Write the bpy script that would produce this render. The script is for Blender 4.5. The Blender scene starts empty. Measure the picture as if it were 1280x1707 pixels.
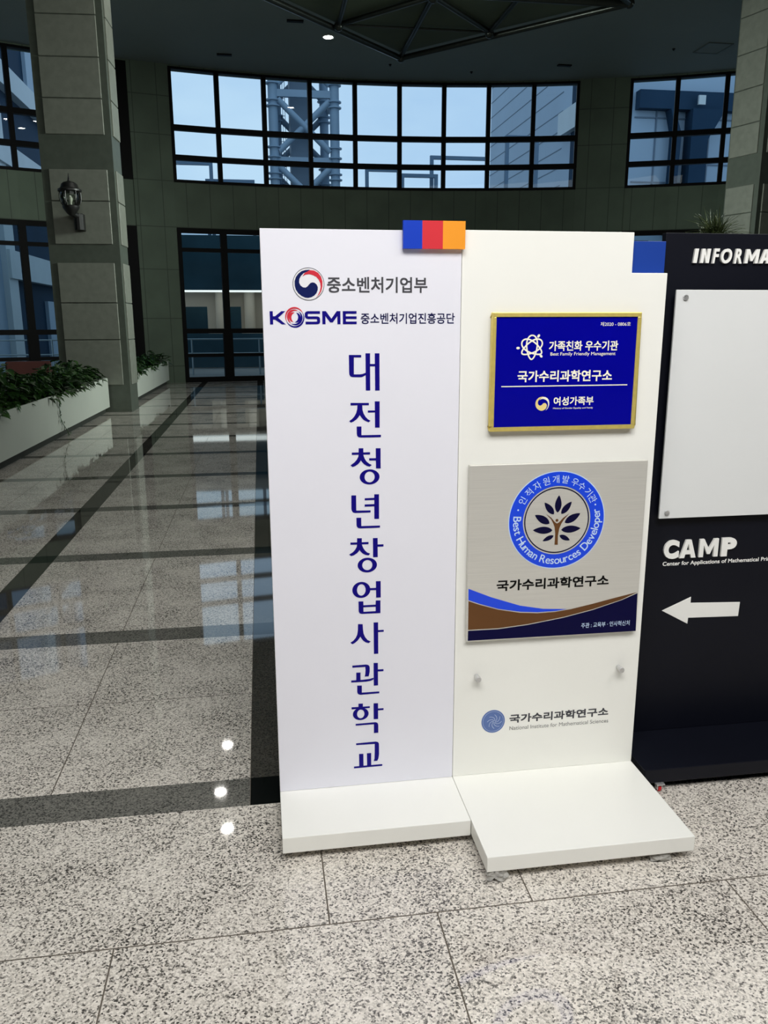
import bpy, bmesh, math, random
from mathutils import Vector, Matrix

random.seed(7)
PI = math.pi
SC = bpy.context.scene
COL = SC.collection

# ------------------------------------------------------------------ camera
FPX, PITCH, ROLL, YAW = 1336.93, 0.231515, 0.003177, 0.150563
cam_d = bpy.data.cameras.new('camera')
cam_d.sensor_fit = 'VERTICAL'
cam_d.sensor_height = 24.0
cam_d.lens = FPX / 1707.0 * 24.0
cam_d.clip_end = 400
cam = bpy.data.objects.new('camera', cam_d)
COL.objects.link(cam)
fw = Vector((math.sin(YAW) * math.cos(PITCH), math.cos(YAW) * math.cos(PITCH), -math.sin(PITCH)))
r0 = Vector((math.cos(YAW), -math.sin(YAW), 0))
d0 = fw.cross(r0)
rt = math.cos(ROLL) * r0 + math.sin(ROLL) * d0
dn = -math.sin(ROLL) * r0 + math.cos(ROLL) * d0
M = Matrix.Identity(4)
for i in range(3):
    M[i][0], M[i][1], M[i][2] = rt[i], -dn[i], -fw[i]
M[2][3] = 1.5
cam.matrix_world = M
SC.camera = cam

# ------------------------------------------------------------------ view, sky and lamps
SC.view_settings.view_transform = 'Standard'
SC.view_settings.look = 'None'
SC.view_settings.exposure = 0.0
SC.view_settings.gamma = 1.0
SC.view_settings.use_curve_mapping = False
SC.cycles.max_bounces = 8
SC.cycles.transparent_max_bounces = 12
SC.cycles.sample_clamp_indirect = 4.0
SC.cycles.caustics_reflective = False
SC.cycles.caustics_refractive = False

SKY_STRENGTH = 1.08
LOBBY_WATTS = 216.0
LOBBY_COLOUR = (1.0, 0.99, 0.972)
DOWNLIGHT = 120.0
HALL_FILL_WATTS = 95.0

world = bpy.data.worlds.new('dusk_sky')
SC.world = world
world.use_nodes = True
wt = world.node_tree
wt.nodes.clear()
wo = wt.nodes.new('ShaderNodeOutputWorld')
wb = wt.nodes.new('ShaderNodeBackground')
wc = wt.nodes.new('ShaderNodeTexCoord')
wn = wt.nodes.new('ShaderNodeTexNoise')
wn.inputs['Scale'].default_value = 3.2
wn.inputs['Detail'].default_value = 5
wm = wt.nodes.new('ShaderNodeMapping')
wm.inputs['Scale'].default_value = (1.0, 1.0, 2.6)
wr = wt.nodes.new('ShaderNodeValToRGB')
wr.color_ramp.elements[0].position = 0.36
wr.color_ramp.elements[0].color = (0.43, 0.63, 0.86, 1)
wr.color_ramp.elements[1].position = 0.66
wr.color_ramp.elements[1].color = (0.56, 0.76, 0.93, 1)
wt.links.new(wc.outputs['Generated'], wm.inputs['Vector'])
wt.links.new(wm.outputs['Vector'], wn.inputs['Vector'])
wt.links.new(wn.outputs['Fac'], wr.inputs['Fac'])
wt.links.new(wr.outputs['Color'], wb.inputs['Color'])
wb.inputs['Strength'].default_value = SKY_STRENGTH
wt.links.new(wb.outputs['Background'], wo.inputs['Surface'])


def area_light(name, loc, target, sx, sy, watts, colour, spread=180):
    l = bpy.data.lights.new(name, 'AREA')
    l.shape = 'RECTANGLE'
    l.size, l.size_y = sx, sy
    l.energy = watts
    l.spread = math.radians(spread)
    l.color = colour
    o = bpy.data.objects.new(name, l)
    COL.objects.link(o)
    o.location = loc
    o.rotation_euler = (Vector(target) - Vector(loc)).to_track_quat('-Z', 'Y').to_euler()
    return o


# the lobby's ceiling lamps, above and behind the photographer
area_light('lobby_lamp', (0.2, -0.6, 4.4), (0.4, 1.9, 0.4), 3.6, 1.6, LOBBY_WATTS, LOBBY_COLOUR)
area_light('lobby_lamp', (3.2, 0.2, 4.4), (1.6, 2.4, 0.6), 1.6, 1.6, LOBBY_WATTS * 0.22, LOBBY_COLOUR)
# added fill lights without fixtures, brightening the hall floor and both columns
area_light('hall_fill', (3.0, 6.3, 6.6), (2.0, 9.5, 0.5), 9.0, 2.6, HALL_FILL_WATTS, (0.92, 1.0, 0.93))
area_light('hall_fill', (9.9, 11.6, 5.0), (-2.0, 15.0, 3.2), 3.0, 2.4, HALL_FILL_WATTS * 1.7, (0.92, 1.0, 0.93), 56)
area_light('hall_fill', (-5.4, 10.2, 5.0), (9.0, 14.6, 3.4), 3.0, 2.4, HALL_FILL_WATTS * 0.9, (0.92, 1.0, 0.93), 50)


# ------------------------------------------------------------------ helpers
def tag(o, label=None, cat=None, group=None, kind=None):
    if label: o['label'] = label
    if cat: o['category'] = cat
    if group: o['group'] = group
    if kind: o['kind'] = kind
    return o


ORIGIN = {}


def empty(name, loc, label=None, cat=None, group=None, kind=None):
    o = bpy.data.objects.new(name, None)
    COL.objects.link(o)
    o.location = loc
    o.empty_display_size = 0.1
    ORIGIN[o.name] = Vector(loc)
    return tag(o, label, cat, group, kind)


class MB:
    """collects shapes in world coordinates; build() links them as one mesh object"""
    def __init__(self):
        self.v, self.f, self.m, self.uv = [], [], [], {}

    def face(self, pts, mi=0):
        n = len(self.v)
        self.v += [tuple(p) for p in pts]
        self.f.append(tuple(range(n, n + len(pts))))
        self.m.append(mi)

    def box(self, x0, x1, y0, y1, z0, z1, mi=0):
        n = len(self.v)
        self.v += [(x0, y0, z0), (x1, y0, z0), (x1, y1, z0), (x0, y1, z0), (x0, y0, z1), (x1, y0, z1), (x1, y1, z1), (x0, y1, z1)]
        for q in ((0, 3, 2, 1), (4, 5, 6, 7), (0, 1, 5, 4), (1, 2, 6, 5), (2, 3, 7, 6), (3, 0, 4, 7)):
            self.f.append(tuple(n + i for i in q))
            self.m.append(mi)

    def hexa(self, p, mi=0):
        """8 corners: bottom ring then top ring, counter-clockwise seen from above"""
        n = len(self.v)
        self.v += [tuple(q) for q in p]
        for q in ((0, 3, 2, 1), (4, 5, 6, 7), (0, 1, 5, 4), (1, 2, 6, 5), (2, 3, 7, 6), (3, 0, 4, 7)):
            self.f.append(tuple(n + i for i in q))
            self.m.append(mi)

    def tube(self, a, b, r, seg=10, mi=0, r2=None, caps=True):
        a, b = Vector(a), Vector(b)
        r2 = r if r2 is None else r2
        d = (b - a)
        if d.length < 1e-7: return
        d.normalize()
        u = d.orthogonal().normalized()
        w = d.cross(u)
        n = len(self.v)
        for c, rr in ((a, r), (b, r2)):
            for i in range(seg):
                t = 2 * PI * i / seg
                self.v.append(tuple(c + u * (rr * math.cos(t)) + w * (rr * math.sin(t))))
        for i in range(seg):
            j = (i + 1) % seg
            self.f.append((n + i, n + j, n + seg + j, n + seg + i))
            self.m.append(mi)
        if caps:
            self.f.append(tuple(n + i for i in reversed(range(seg))))
            self.f.append(tuple(n + seg + i for i in range(seg)))
            self.m += [mi, mi]

    def path(self, pts, r, seg=8, mi=0):
        for a, b in zip(pts[:-1], pts[1:]):
            self.tube(a, b, r, seg, mi)

    def lathe(self, c, prof, seg=24, mi=0, axis='z'):
        """prof: list of (radius, offset along axis)"""
        n = len(self.v)
        c = Vector(c)
        for r, h in prof:
            for i in range(seg):
                t = 2 * PI * i / seg
                if axis == 'z': p = Vector((r * math.cos(t), r * math.sin(t), h))
                elif axis == 'y': p = Vector((r * math.cos(t), h, -r * math.sin(t)))
                else: p = Vector((h, r * math.cos(t), r * math.sin(t)))
                self.v.append(tuple(c + p))
        for k in range(len(prof) - 1):
            for i in range(seg):
                j = (i + 1) % seg
                self.f.append((n + k * seg + i, n + k * seg + j, n + (k + 1) * seg + j, n + (k + 1) * seg + i))
                self.m.append(mi)
        self.f.append(tuple(n + i for i in reversed(range(seg))))
        self.m.append(mi)
        self.f.append(tuple(n + (len(prof) - 1) * seg + i for i in range(seg)))
        self.m.append(mi)

    def prism_xz(self, pts, y0, y1, mi=0):
        """outline in x,z (any order), front at y0 (towards the viewer), back at y1"""
        a = sum(pts[i][0] * pts[(i + 1) % len(pts)][1] - pts[(i + 1) % len(pts)][0] * pts[i][1] for i in range(len(pts)))
        if a < 0: pts = pts[::-1]
        n = len(self.v)
        k = len(pts)
        self.v += [(x, y0, z) for x, z in pts] + [(x, y1, z) for x, z in pts]
        self.f.append(tuple(n + i for i in range(k)))
        self.m.append(mi)
        self.f.append(tuple(n + k + i for i in reversed(range(k))))
        self.m.append(mi)
        for i in range(k):
            j = (i + 1) % k
            self.f.append((n + j, n + i, n + k + i, n + k + j))
            self.m.append(mi)

    def ring_xz(self, c, ro, ri, y0, y1, seg=48, mi=0):
        """annulus facing -y; ro, ri are (rx, rz)"""
        n = len(self.v)
        for y in (y0, y1):
            for rr in (ro, ri):
                for i in range(seg):
                    t = 2 * PI * i / seg
                    self.v.append((c[0] + rr[0] * math.cos(t), y, c[1] + rr[1] * math.sin(t)))
        for i in range(seg):
            j = (i + 1) % seg
            self.f.append((n + i, n + j, n + seg + j, n + seg + i))
            self.f.append((n + j, n + i, n + 2 * seg + i, n + 2 * seg + j))
            self.f.append((n + seg + i, n + seg + j, n + 3 * seg + j, n + 3 * seg + i))
            self.m += [mi] * 3

    def disc_xz(self, c, r, y0, y1, seg=40, mi=0):
        self.prism_xz([(c[0] + r[0] * math.cos(2 * PI * i / seg), c[1] + r[1] * math.sin(2 * PI * i / seg)) for i in range(seg)], y0, y1, mi)

    def build(self, name, mats, parent=None, bevel=0.0, smooth=False, seg=2):
        me = bpy.data.meshes.new(name)
        org = ORIGIN.get(parent.name, Vector((0, 0, 0))) if parent else Vector((0, 0, 0))
        me.from_pydata([(x - org.x, y - org.y, z - org.z) for x, y, z in self.v], [], self.f)
        mats = mats if isinstance(mats, (list, tuple)) else [mats]
        for m in mats: me.materials.append(m)
        me.polygons.foreach_set('material_index', self.m)
        if bevel > 0:
            bm = bmesh.new()
            bm.from_mesh(me)
            bmesh.ops.remove_doubles(bm, verts=bm.verts, dist=1e-6)
            bmesh.ops.bevel(bm, geom=[e for e in bm.edges if len(e.link_faces) == 2 and e.calc_face_angle(0) > 0.6],
                            offset=bevel, segments=seg, affect='EDGES', profile=0.5)
            bm.to_mesh(me)
            bm.free()
        if smooth:
            for p in me.polygons: p.use_smooth = True
            try:
                me.set_sharp_from_angle(angle=0.7)
            except Exception:
                pass
        me.update()
        o = bpy.data.objects.new(name, me)
        COL.objects.link(o)
        if parent:
            o.parent = parent
            ORIGIN[o.name] = org
        return o


def centred(o):
    """moves the origin of a single-mesh thing to the middle of its base"""
    xs = [v.co for v in o.data.vertices]
    c = Vector(((min(v.x for v in xs) + max(v.x for v in xs)) / 2, (min(v.y for v in xs) + max(v.y for v in xs)) / 2, min(v.z for v in xs)))
    o.data.transform(Matrix.Translation(-c))
    o.location = c
    ORIGIN[o.name] = c
    return o


# ------------------------------------------------------------------ materials
def lin(r, g, b):
    def f(c):
        c /= 255.0
        return c / 12.92 if c <= 0.04045 else ((c + 0.055) / 1.055) ** 2.4
    return (f(r), f(g), f(b), 1.0)


def mat(name, col, rough=0.5, metal=0.0, spec=0.5, noise=0.0, nscale=6.0, bump=0.0, bscale=80.0, coat=0.0, emit=None, estr=0.0):
    m = bpy.data.materials.new(name)
    m.use_nodes = True
    nt = m.node_tree
    b = nt.nodes['Principled BSDF']
    b.inputs['Base Color'].default_value = col
    b.inputs['Roughness'].default_value = rough
    b.inputs['Metallic'].default_value = metal
    b.inputs['Specular IOR Level'].default_value = spec
    b.inputs['Coat Weight'].default_value = coat
    b.inputs['Coat Roughness'].default_value = 0.04
    if emit:
        b.inputs['Emission Color'].default_value = emit
        b.inputs['Emission Strength'].default_value = estr
    if noise > 0 or bump > 0:
        tc = nt.nodes.new('ShaderNodeTexCoord')
    if noise > 0:
        n = nt.nodes.new('ShaderNodeTexNoise')
        n.inputs['Scale'].default_value = nscale
        n.inputs['Detail'].default_value = 6
        r = nt.nodes.new('ShaderNodeValToRGB')
        r.color_ramp.elements[0].position = 0.3
        r.color_ramp.elements[1].position = 0.7
        r.color_ramp.elements[0].color = tuple(max(0, c * (1 - noise)) for c in col[:3]) + (1,)
        r.color_ramp.elements[1].color = tuple(min(1, c * (1 + noise)) for c in col[:3]) + (1,)
        nt.links.new(tc.outputs['Object'], n.inputs['Vector'])
        nt.links.new(n.outputs['Fac'], r.inputs['Fac'])
        nt.links.new(r.outputs['Color'], b.inputs['Base Color'])
    if bump > 0:
        n2 = nt.nodes.new('ShaderNodeTexNoise')
        n2.inputs['Scale'].default_value = bscale
        n2.inputs['Detail'].default_value = 4
        bp = nt.nodes.new('ShaderNodeBump')
        bp.inputs['Strength'].default_value = bump
        bp.inputs['Distance'].default_value = 0.01
        nt.links.new(tc.outputs['Object'], n2.inputs['Vector'])
        nt.links.new(n2.outputs['Fac'], bp.inputs['Height'])
        nt.links.new(bp.outputs['Normal'], b.inputs['Normal'])
    return m


def granite(name, cols, scale, rough, spec=0.5, warp=0.006):
    """speckled polished stone: cols = [(position, colour)...] over random grains"""
    m = bpy.data.materials.new(name)
    m.use_nodes = True
    nt = m.node_tree
    b = nt.nodes['Principled BSDF']
    tc = nt.nodes.new('ShaderNodeTexCoord')
    n = nt.nodes.new('ShaderNodeTexNoise')
    n.inputs['Scale'].default_value = scale * 0.9
    n.inputs['Detail'].default_value = 3
    add = nt.nodes.new('ShaderNodeVectorMath')
    add.operation = 'MULTIPLY_ADD'
    add.inputs[1].default_value = (warp, warp, warp)
    v = nt.nodes.new('ShaderNodeTexVoronoi')
    v.inputs['Scale'].default_value = scale
    v.inputs['Randomness'].default_value = 1.0
    sep = nt.nodes.new('ShaderNodeSeparateColor')
    n2 = nt.nodes.new('ShaderNodeTexNoise')
    n2.inputs['Scale'].default_value = scale * 0.55
    n2.inputs['Detail'].default_value = 5
    n2.inputs['Roughness'].default_value = 0.7
    n3 = nt.nodes.new('ShaderNodeTexNoise')
    n3.inputs['Scale'].default_value = 4.0
    n3.inputs['Detail'].default_value = 3
    mx = nt.nodes.new('ShaderNodeMix')
    mx.inputs['Factor'].default_value = 0.55
    r = nt.nodes.new('ShaderNodeValToRGB')
    el = r.color_ramp.elements
    el[0].position, el[0].color = cols[0]
    el[1].position, el[1].color = cols[-1]
    for p, c in cols[1:-1]:
        e = el.new(p)
        e.color = c
    ad2 = nt.nodes.new('ShaderNodeMath')
    ad2.operation = 'MULTIPLY_ADD'
    ad2.inputs[1].default_value = 0.30
    sub = nt.nodes.new('ShaderNodeMath')
    sub.operation = 'SUBTRACT'
    sub.inputs[1].default_value = 0.15
    L = nt.links.new
    L(tc.outputs['Object'], n.inputs['Vector'])
    L(n.outputs['Color'], add.inputs[0])
    L(tc.outputs['Object'], add.inputs[2])
    L(add.outputs['Vector'], v.inputs['Vector'])
    L(v.outputs['Color'], sep.inputs['Color'])
    L(tc.outputs['Object'], n2.inputs['Vector'])
    L(tc.outputs['Object'], n3.inputs['Vector'])
    L(sep.outputs['Red'], mx.inputs['A'])
    L(n2.outputs['Fac'], mx.inputs['B'])
    L(n3.outputs['Fac'], ad2.inputs[0])
    L(mx.outputs['Result'], ad2.inputs[2])
    L(ad2.outputs['Value'], sub.inputs[0])
    L(sub.outputs['Value'], r.inputs['Fac'])
    L(r.outputs['Color'], b.inputs['Base Color'])
    b.inputs['Roughness'].default_value = rough
    b.inputs['Specular IOR Level'].default_value = spec
    return m


def glass(name, tint, refl=1.0):
    m = bpy.data.materials.new(name)
    m.use_nodes = True
    nt = m.node_tree
    nt.nodes.clear()
    out = nt.nodes.new('ShaderNodeOutputMaterial')
    tr = nt.nodes.new('ShaderNodeBsdfTransparent')
    tr.inputs['Color'].default_value = tint
    gl = nt.nodes.new('ShaderNodeBsdfGlossy')
    gl.inputs['Roughness'].default_value = 0.01
    fr = nt.nodes.new('ShaderNodeFresnel')
    fr.inputs['IOR'].default_value = 1.5
    mu = nt.nodes.new('ShaderNodeMath')
    mu.operation = 'MULTIPLY'
    mu.inputs[1].default_value = refl
    mx = nt.nodes.new('ShaderNodeMixShader')
    nt.links.new(fr.outputs['Fac'], mu.inputs[0])
    nt.links.new(mu.outputs['Value'], mx.inputs['Fac'])
    nt.links.new(tr.outputs['BSDF'], mx.inputs[1])
    nt.links.new(gl.outputs['BSDF'], mx.inputs[2])
    nt.links.new(mx.outputs['Shader'], out.inputs['Surface'])
    return m


def steel_mat(name, col, scale=(3.0, 3.0, 260.0), rough=0.34, metal=1.0):
    """brushed metal: stretched noise over roughness and colour"""
    m = bpy.data.materials.new(name)
    m.use_nodes = True
    nt = m.node_tree
    b = nt.nodes['Principled BSDF']
    b.inputs['Metallic'].default_value = metal
    tc = nt.nodes.new('ShaderNodeTexCoord')
    mp = nt.nodes.new('ShaderNodeMapping')
    mp.inputs['Scale'].default_value = scale
    n = nt.nodes.new('ShaderNodeTexNoise')
    n.inputs['Scale'].default_value = 2.0
    n.inputs['Detail'].default_value = 5
    r = nt.nodes.new('ShaderNodeValToRGB')
    r.color_ramp.elements[0].color = tuple(c * 0.86 for c in col[:3]) + (1,)
    r.color_ramp.elements[1].color = tuple(min(1, c * 1.1) for c in col[:3]) + (1,)
    mr = nt.nodes.new('ShaderNodeMapRange')
    mr.inputs['To Min'].default_value = rough - 0.06
    mr.inputs['To Max'].default_value = rough + 0.08
    L = nt.links.new
    L(tc.outputs['Object'], mp.inputs['Vector'])
    L(mp.outputs['Vector'], n.inputs['Vector'])
    L(n.outputs['Fac'], r.inputs['Fac'])
    L(r.outputs['Color'], b.inputs['Base Color'])
    L(n.outputs['Fac'], mr.inputs['Value'])
    L(mr.outputs['Result'], b.inputs['Roughness'])
    return m


def wall_stone(name, col, joint, rough=0.6):
    """stone cladding in slabs: joints every half pane along the arc (u) and at fixed heights (v)"""
    m = bpy.data.materials.new(name)
    m.use_nodes = True
    nt = m.node_tree
    b = nt.nodes['Principled BSDF']
    b.inputs['Roughness'].default_value = rough
    b.inputs['Specular IOR Level'].default_value = 0.3
    L = nt.links.new
    uv = nt.nodes.new('ShaderNodeUVMap')
    sp = nt.nodes.new('ShaderNodeSeparateXYZ')
    L(uv.outputs['UV'], sp.inputs['Vector'])

    def math_(op, a, bv=None):
        n = nt.nodes.new('ShaderNodeMath')
        n.operation = op
        if hasattr(a, 'links'): L(a, n.inputs[0])
        else: n.inputs[0].default_value = a
        if bv is not None:
            if hasattr(bv, 'links'): L(bv, n.inputs[1])
            else: n.inputs[1].default_value = bv
        return n.outputs[0]
    fr = math_('FRACT', sp.outputs['X'])
    cen = math_('ABSOLUTE', math_('SUBTRACT', fr, 0.5))
    ju = math_('GREATER_THAN', cen, 0.486)
    tot = ju
    for z in (0.43, 1.63, 2.83, 3.85, 4.93, 5.98, 6.85):
        d = math_('ABSOLUTE', math_('SUBTRACT', sp.outputs['Y'], z))
        tot = math_('MAXIMUM', tot, math_('LESS_THAN', d, 0.009))
    tc = nt.nodes.new('ShaderNodeTexCoord')
    n = nt.nodes.new('ShaderNodeTexNoise')
    n.inputs['Scale'].default_value = 1.4
    n.inputs['Detail'].default_value = 7
    r = nt.nodes.new('ShaderNodeValToRGB')
    r.color_ramp.elements[0].position = 0.3
    r.color_ramp.elements[1].position = 0.72
    r.color_ramp.elements[0].color = tuple(c * 0.86 for c in col[:3]) + (1,)
    r.color_ramp.elements[1].color = tuple(c * 1.13 for c in col[:3]) + (1,)
    L(tc.outputs['Object'], n.inputs['Vector'])
    L(n.outputs['Fac'], r.inputs['Fac'])
    mx = nt.nodes.new('ShaderNodeMix')
    mx.data_type = 'RGBA'
    L(tot, mx.inputs['Factor'])
    L(r.outputs['Color'], mx.inputs[6])
    mx.inputs[7].default_value = joint
    L(mx.outputs[2], b.inputs['Base Color'])
    return m


GRAN_L = granite('light_granite', [(0.22, lin(48, 46, 44)), (0.33, lin(104, 100, 95)), (0.41, lin(186, 180, 171)), (0.58, lin(222, 215, 205)), (0.80, lin(242, 236, 227))], 225, 0.03, 0.75)
GRAN_D = granite('dark_granite', [(0.25, lin(52, 52, 50)), (0.45, lin(104, 103, 98)), (0.75, lin(132, 130, 123))], 225, 0.03, 0.75)
GRAN_Y = granite('darker_granite', [(0.25, lin(44, 44, 41)), (0.45, lin(68, 66, 61)), (0.75, lin(84, 82, 76))], 225, 0.03, 0.75)
GRAN_K = mat('black_granite', lin(12, 14, 14), 0.05, noise=0.2, nscale=60)
GROUT = mat('grout', lin(92, 84, 74), 0.7, noise=0.2, nscale=30)
WALL = wall_stone('wall_cladding', lin(94, 108, 93), lin(66, 76, 66))
COLM = mat('column_granite', lin(122, 126, 116), 0.5, noise=0.10, nscale=9, spec=0.35)
COLD = mat('column_dark_granite', lin(82, 89, 80), 0.45, noise=0.10, nscale=9, spec=0.35)
CEIL = mat('ceiling_paint', lin(128, 140, 138), 0.7, noise=0.03, nscale=0.6)
BLACKF = mat('black_window_frame', lin(5, 5, 6), 0.5, noise=0.2, nscale=4, spec=0.12)
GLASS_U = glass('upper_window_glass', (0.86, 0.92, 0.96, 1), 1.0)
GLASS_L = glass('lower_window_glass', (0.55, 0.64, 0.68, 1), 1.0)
WHITE = mat('white_laminate', lin(240, 240, 234), 0.38, noise=0.012, nscale=3, spec=0.4)
POSTER = mat('poster_paper', lin(231, 231, 240), 0.42, noise=0.008, nscale=4, spec=0.35)
NAVY = mat('navy_print', lin(14, 2, 122), 0.5, noise=0.03, nscale=20, spec=0.15)
NAVY_D = mat('dark_navy_print', lin(14, 14, 70), 0.5, noise=0.03, nscale=20, spec=0.15)
GREY_T = mat('grey_print', lin(72, 72, 77), 0.5, spec=0.2, noise=0.03, nscale=20)
INK = mat('black_ink', lin(12, 11, 11), 0.5, noise=0.05, nscale=20, spec=0.15)
EMB_N = mat('emblem_navy', lin(12, 26, 84), 0.5, noise=0.03, nscale=20, spec=0.15)
EMB_R = mat('emblem_red', lin(206, 42, 60), 0.4, noise=0.03, nscale=20)
EMB_W = mat('emblem_white', lin(232, 232, 236), 0.4, noise=0.01, nscale=20)
TAB_B = mat('blue_tab', lin(18, 62, 190), 0.35, noise=0.03, nscale=10)
TAB_R = mat('red_tab', lin(214, 52, 62), 0.35, noise=0.03, nscale=10)
TAB_O = mat('orange_tab', lin(243, 156, 44), 0.35, noise=0.03, nscale=10)
TAB_D = mat('deep_blue_tab', lin(26, 62, 150), 0.35, noise=0.03, nscale=10)
PLQ_B = mat('plaque_blue', lin(3, 3, 146), 0.25, spec=0.3, noise=0.03, nscale=10)
GOLD = steel_mat('brushed_gold', lin(240, 218, 122), (40, 3, 40), 0.38, 0.55)
CREAM = mat('cream_lettering', lin(248, 244, 226), 0.4, noise=0.01, nscale=20)
GOLDP = mat('gold_print', lin(236, 214, 140), 0.4, noise=0.02, nscale=20)
STEEL = steel_mat('brushed_steel', lin(222, 220, 213), (3, 3, 240), 0.38, 0.42)
CHROME = steel_mat('chrome', lin(214, 214, 214), (30, 30, 30), 0.28, 0.7)
RING_B = mat('ring_blue', lin(20, 70, 226), 0.3, noise=0.02, nscale=10)
SKYB = mat('pale_blue_print', lin(200, 222, 248), 0.35, noise=0.02, nscale=10)
LEAFN = mat('leaf_navy', lin(8, 6, 48), 0.45, spec=0.15, noise=0.04, nscale=10)
BROWN = mat('brown_print', lin(100, 66, 36), 0.4, spec=0.2, noise=0.04, nscale=10)
NAVYP = mat('navy_panel_print', lin(3, 2, 54), 0.4, spec=0.15, noise=0.04, nscale=10)
GREY_L = mat('light_grey_print', lin(126, 126, 126), 0.5, noise=0.03, nscale=20, spec=0.2)
LOGO_B = mat('logo_blue', lin(86, 112, 170), 0.4, noise=0.03, nscale=10)
LOGO_L = mat('logo_pale_lines', lin(190, 204, 228), 0.4, noise=0.02, nscale=10)
BLKSIGN = mat('black_sign_paint', lin(13, 15, 25), 0.42, noise=0.08, nscale=4, spec=0.25)
ACRYL = mat('white_acrylic', lin(224, 226, 226), 0.16, noise=0.01, nscale=3)
LETTERW = mat('white_raised_letter', lin(240, 240, 236), 0.4, noise=0.01, nscale=10)
RUBBER = mat('black_rubber', lin(22, 22, 23), 0.7, noise=0.1, nscale=20)
TAPE = mat('grey_tape', lin(158, 156, 150), 0.6, noise=0.2, nscale=40, bump=0.5, bscale=120)
REDW = mat('red_caster', lin(196, 30, 36), 0.4, noise=0.05, nscale=20)
PLANT_BOX = mat('planter_panel', lin(196, 202, 192), 0.45, noise=0.025, nscale=1.6)
PLINTH = mat('planter_plinth', lin(52, 56, 50), 0.6, noise=0.1, nscale=6)
SOIL = mat('potting_soil', lin(54, 46, 36), 0.95, noise=0.3, nscale=30, bump=0.6, bscale=40)
IRON = mat('black_iron', lin(16, 17, 16), 0.45, noise=0.1, nscale=30)
LAMPGL = glass('lantern_glass', (0.80, 0.84, 0.80, 1), 1.0)
CANDLE = mat('bulb_white', lin(190, 190, 178), 0.4, noise=0.02, nscale=10)
LENS = mat('lamp_lens', lin(255, 250, 236), 0.4, emit=(1.0, 0.97, 0.9, 1), estr=DOWNLIGHT)
TRIMW = mat('lamp_trim', lin(190, 192, 188), 0.35, noise=0.02, nscale=20)
TRUSSM = mat('truss_steel', lin(50, 54, 50), 0.28, metal=0.7, noise=0.1, nscale=6)
DECK = mat('truss_panel', lin(70, 80, 62), 0.6, noise=0.06, nscale=2)
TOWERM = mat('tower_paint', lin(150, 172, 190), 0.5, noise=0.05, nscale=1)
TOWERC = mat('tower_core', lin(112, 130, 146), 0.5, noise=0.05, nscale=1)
FACADE = mat('pale_facade', lin(158, 178, 196), 0.5, noise=0.04, nscale=0.5)
FACADEW = mat('white_facade', lin(206, 214, 216), 0.5, noise=0.05, nscale=0.7)
JOINTF = mat('facade_joint', lin(104, 122, 140), 0.6, noise=0.05, nscale=2)
DARKGL = mat('dark_facade_glass', lin(38, 62, 84), 0.7, spec=0.08, noise=0.12, nscale=0.4)
DARKGL2 = mat('dark_pavilion_glass', lin(52, 80, 90), 0.4, noise=0.2, nscale=0.8, spec=0.3)
PIPE = mat('roof_pipe', lin(96, 122, 146), 0.5, noise=0.05, nscale=3)
TERR = mat('terrace_concrete', lin(120, 132, 138), 0.8, noise=0.08, nscale=1)
GROUND = mat('outdoor_paving', lin(120, 122, 120), 0.85, noise=0.1, nscale=1)
BEIGE = mat('beige_wall', lin(206, 196, 180), 0.6, noise=0.05, nscale=1)
LITSTRIP = mat('light_strip', lin(255, 255, 250), 0.5, emit=(1.0, 0.98, 0.92, 1), estr=1.6)
RAILM = mat('rail_steel', lin(170, 180, 182), 0.35, metal=0.6, noise=0.05, nscale=5)
SOFA_R = mat('red_brown_upholstery', lin(70, 30, 24), 0.8, noise=0.12, nscale=6)
SOFA_B = mat('black_upholstery', lin(20, 20, 22), 0.7, noise=0.12, nscale=6)
SOFA_T = mat('tan_upholstery', lin(150, 128, 98), 0.8, noise=0.1, nscale=6)
POTM = mat('dark_pot', lin(60, 54, 48), 0.5, noise=0.1, nscale=6)
TRUNKM = mat('palm_trunk', lin(84, 68, 50), 0.9, noise=0.25, nscale=18)
HATCHM = mat('ceiling_hatch', lin(124, 135, 132), 0.7, noise=0.03, nscale=2)


def leaf_mat(name, a, b_):
    m = bpy.data.materials.new(name)
    m.use_nodes = True
    nt = m.node_tree
    b = nt.nodes['Principled BSDF']
    tc = nt.nodes.new('ShaderNodeTexCoord')
    n = nt.nodes.new('ShaderNodeTexNoise')
    n.inputs['Scale'].default_value = 7
    n.inputs['Detail'].default_value = 3
    r = nt.nodes.new('ShaderNodeValToRGB')
    r.color_ramp.elements[0].position, r.color_ramp.elements[0].color = 0.35, a
    r.color_ramp.elements[1].position, r.color_ramp.elements[1].color = 0.7, b_
    nt.links.new(tc.outputs['Object'], n.inputs['Vector'])
    nt.links.new(n.outputs['Fac'], r.inputs['Fac'])
    nt.links.new(r.outputs['Color'], b.inputs['Base Color'])
    b.inputs['Roughness'].default_value = 0.42
    return m


LEAF = leaf_mat('pothos_leaf', lin(20, 46, 15), lin(48, 84, 28))
PALM = leaf_mat('palm_leaf', lin(44, 56, 30), lin(84, 92, 54))


# ================================================================== THE SETTING
CX, CY, RAD = 2.85, 1.80, 20.5
PANE = 29.2 / 9
BAYS = [(-46.2, -17.0), (-13.5, 15.7), (19.2, 48.4)]
ZL0, ZL1, ZU0, ZU1, ZC = 0.0, 3.84, 4.91, 7.52, 7.56


def arc(phi, r, z):
    a = math.radians(phi)
    return (CX + r * math.sin(a), CY + r * math.cos(a), z)


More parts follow.
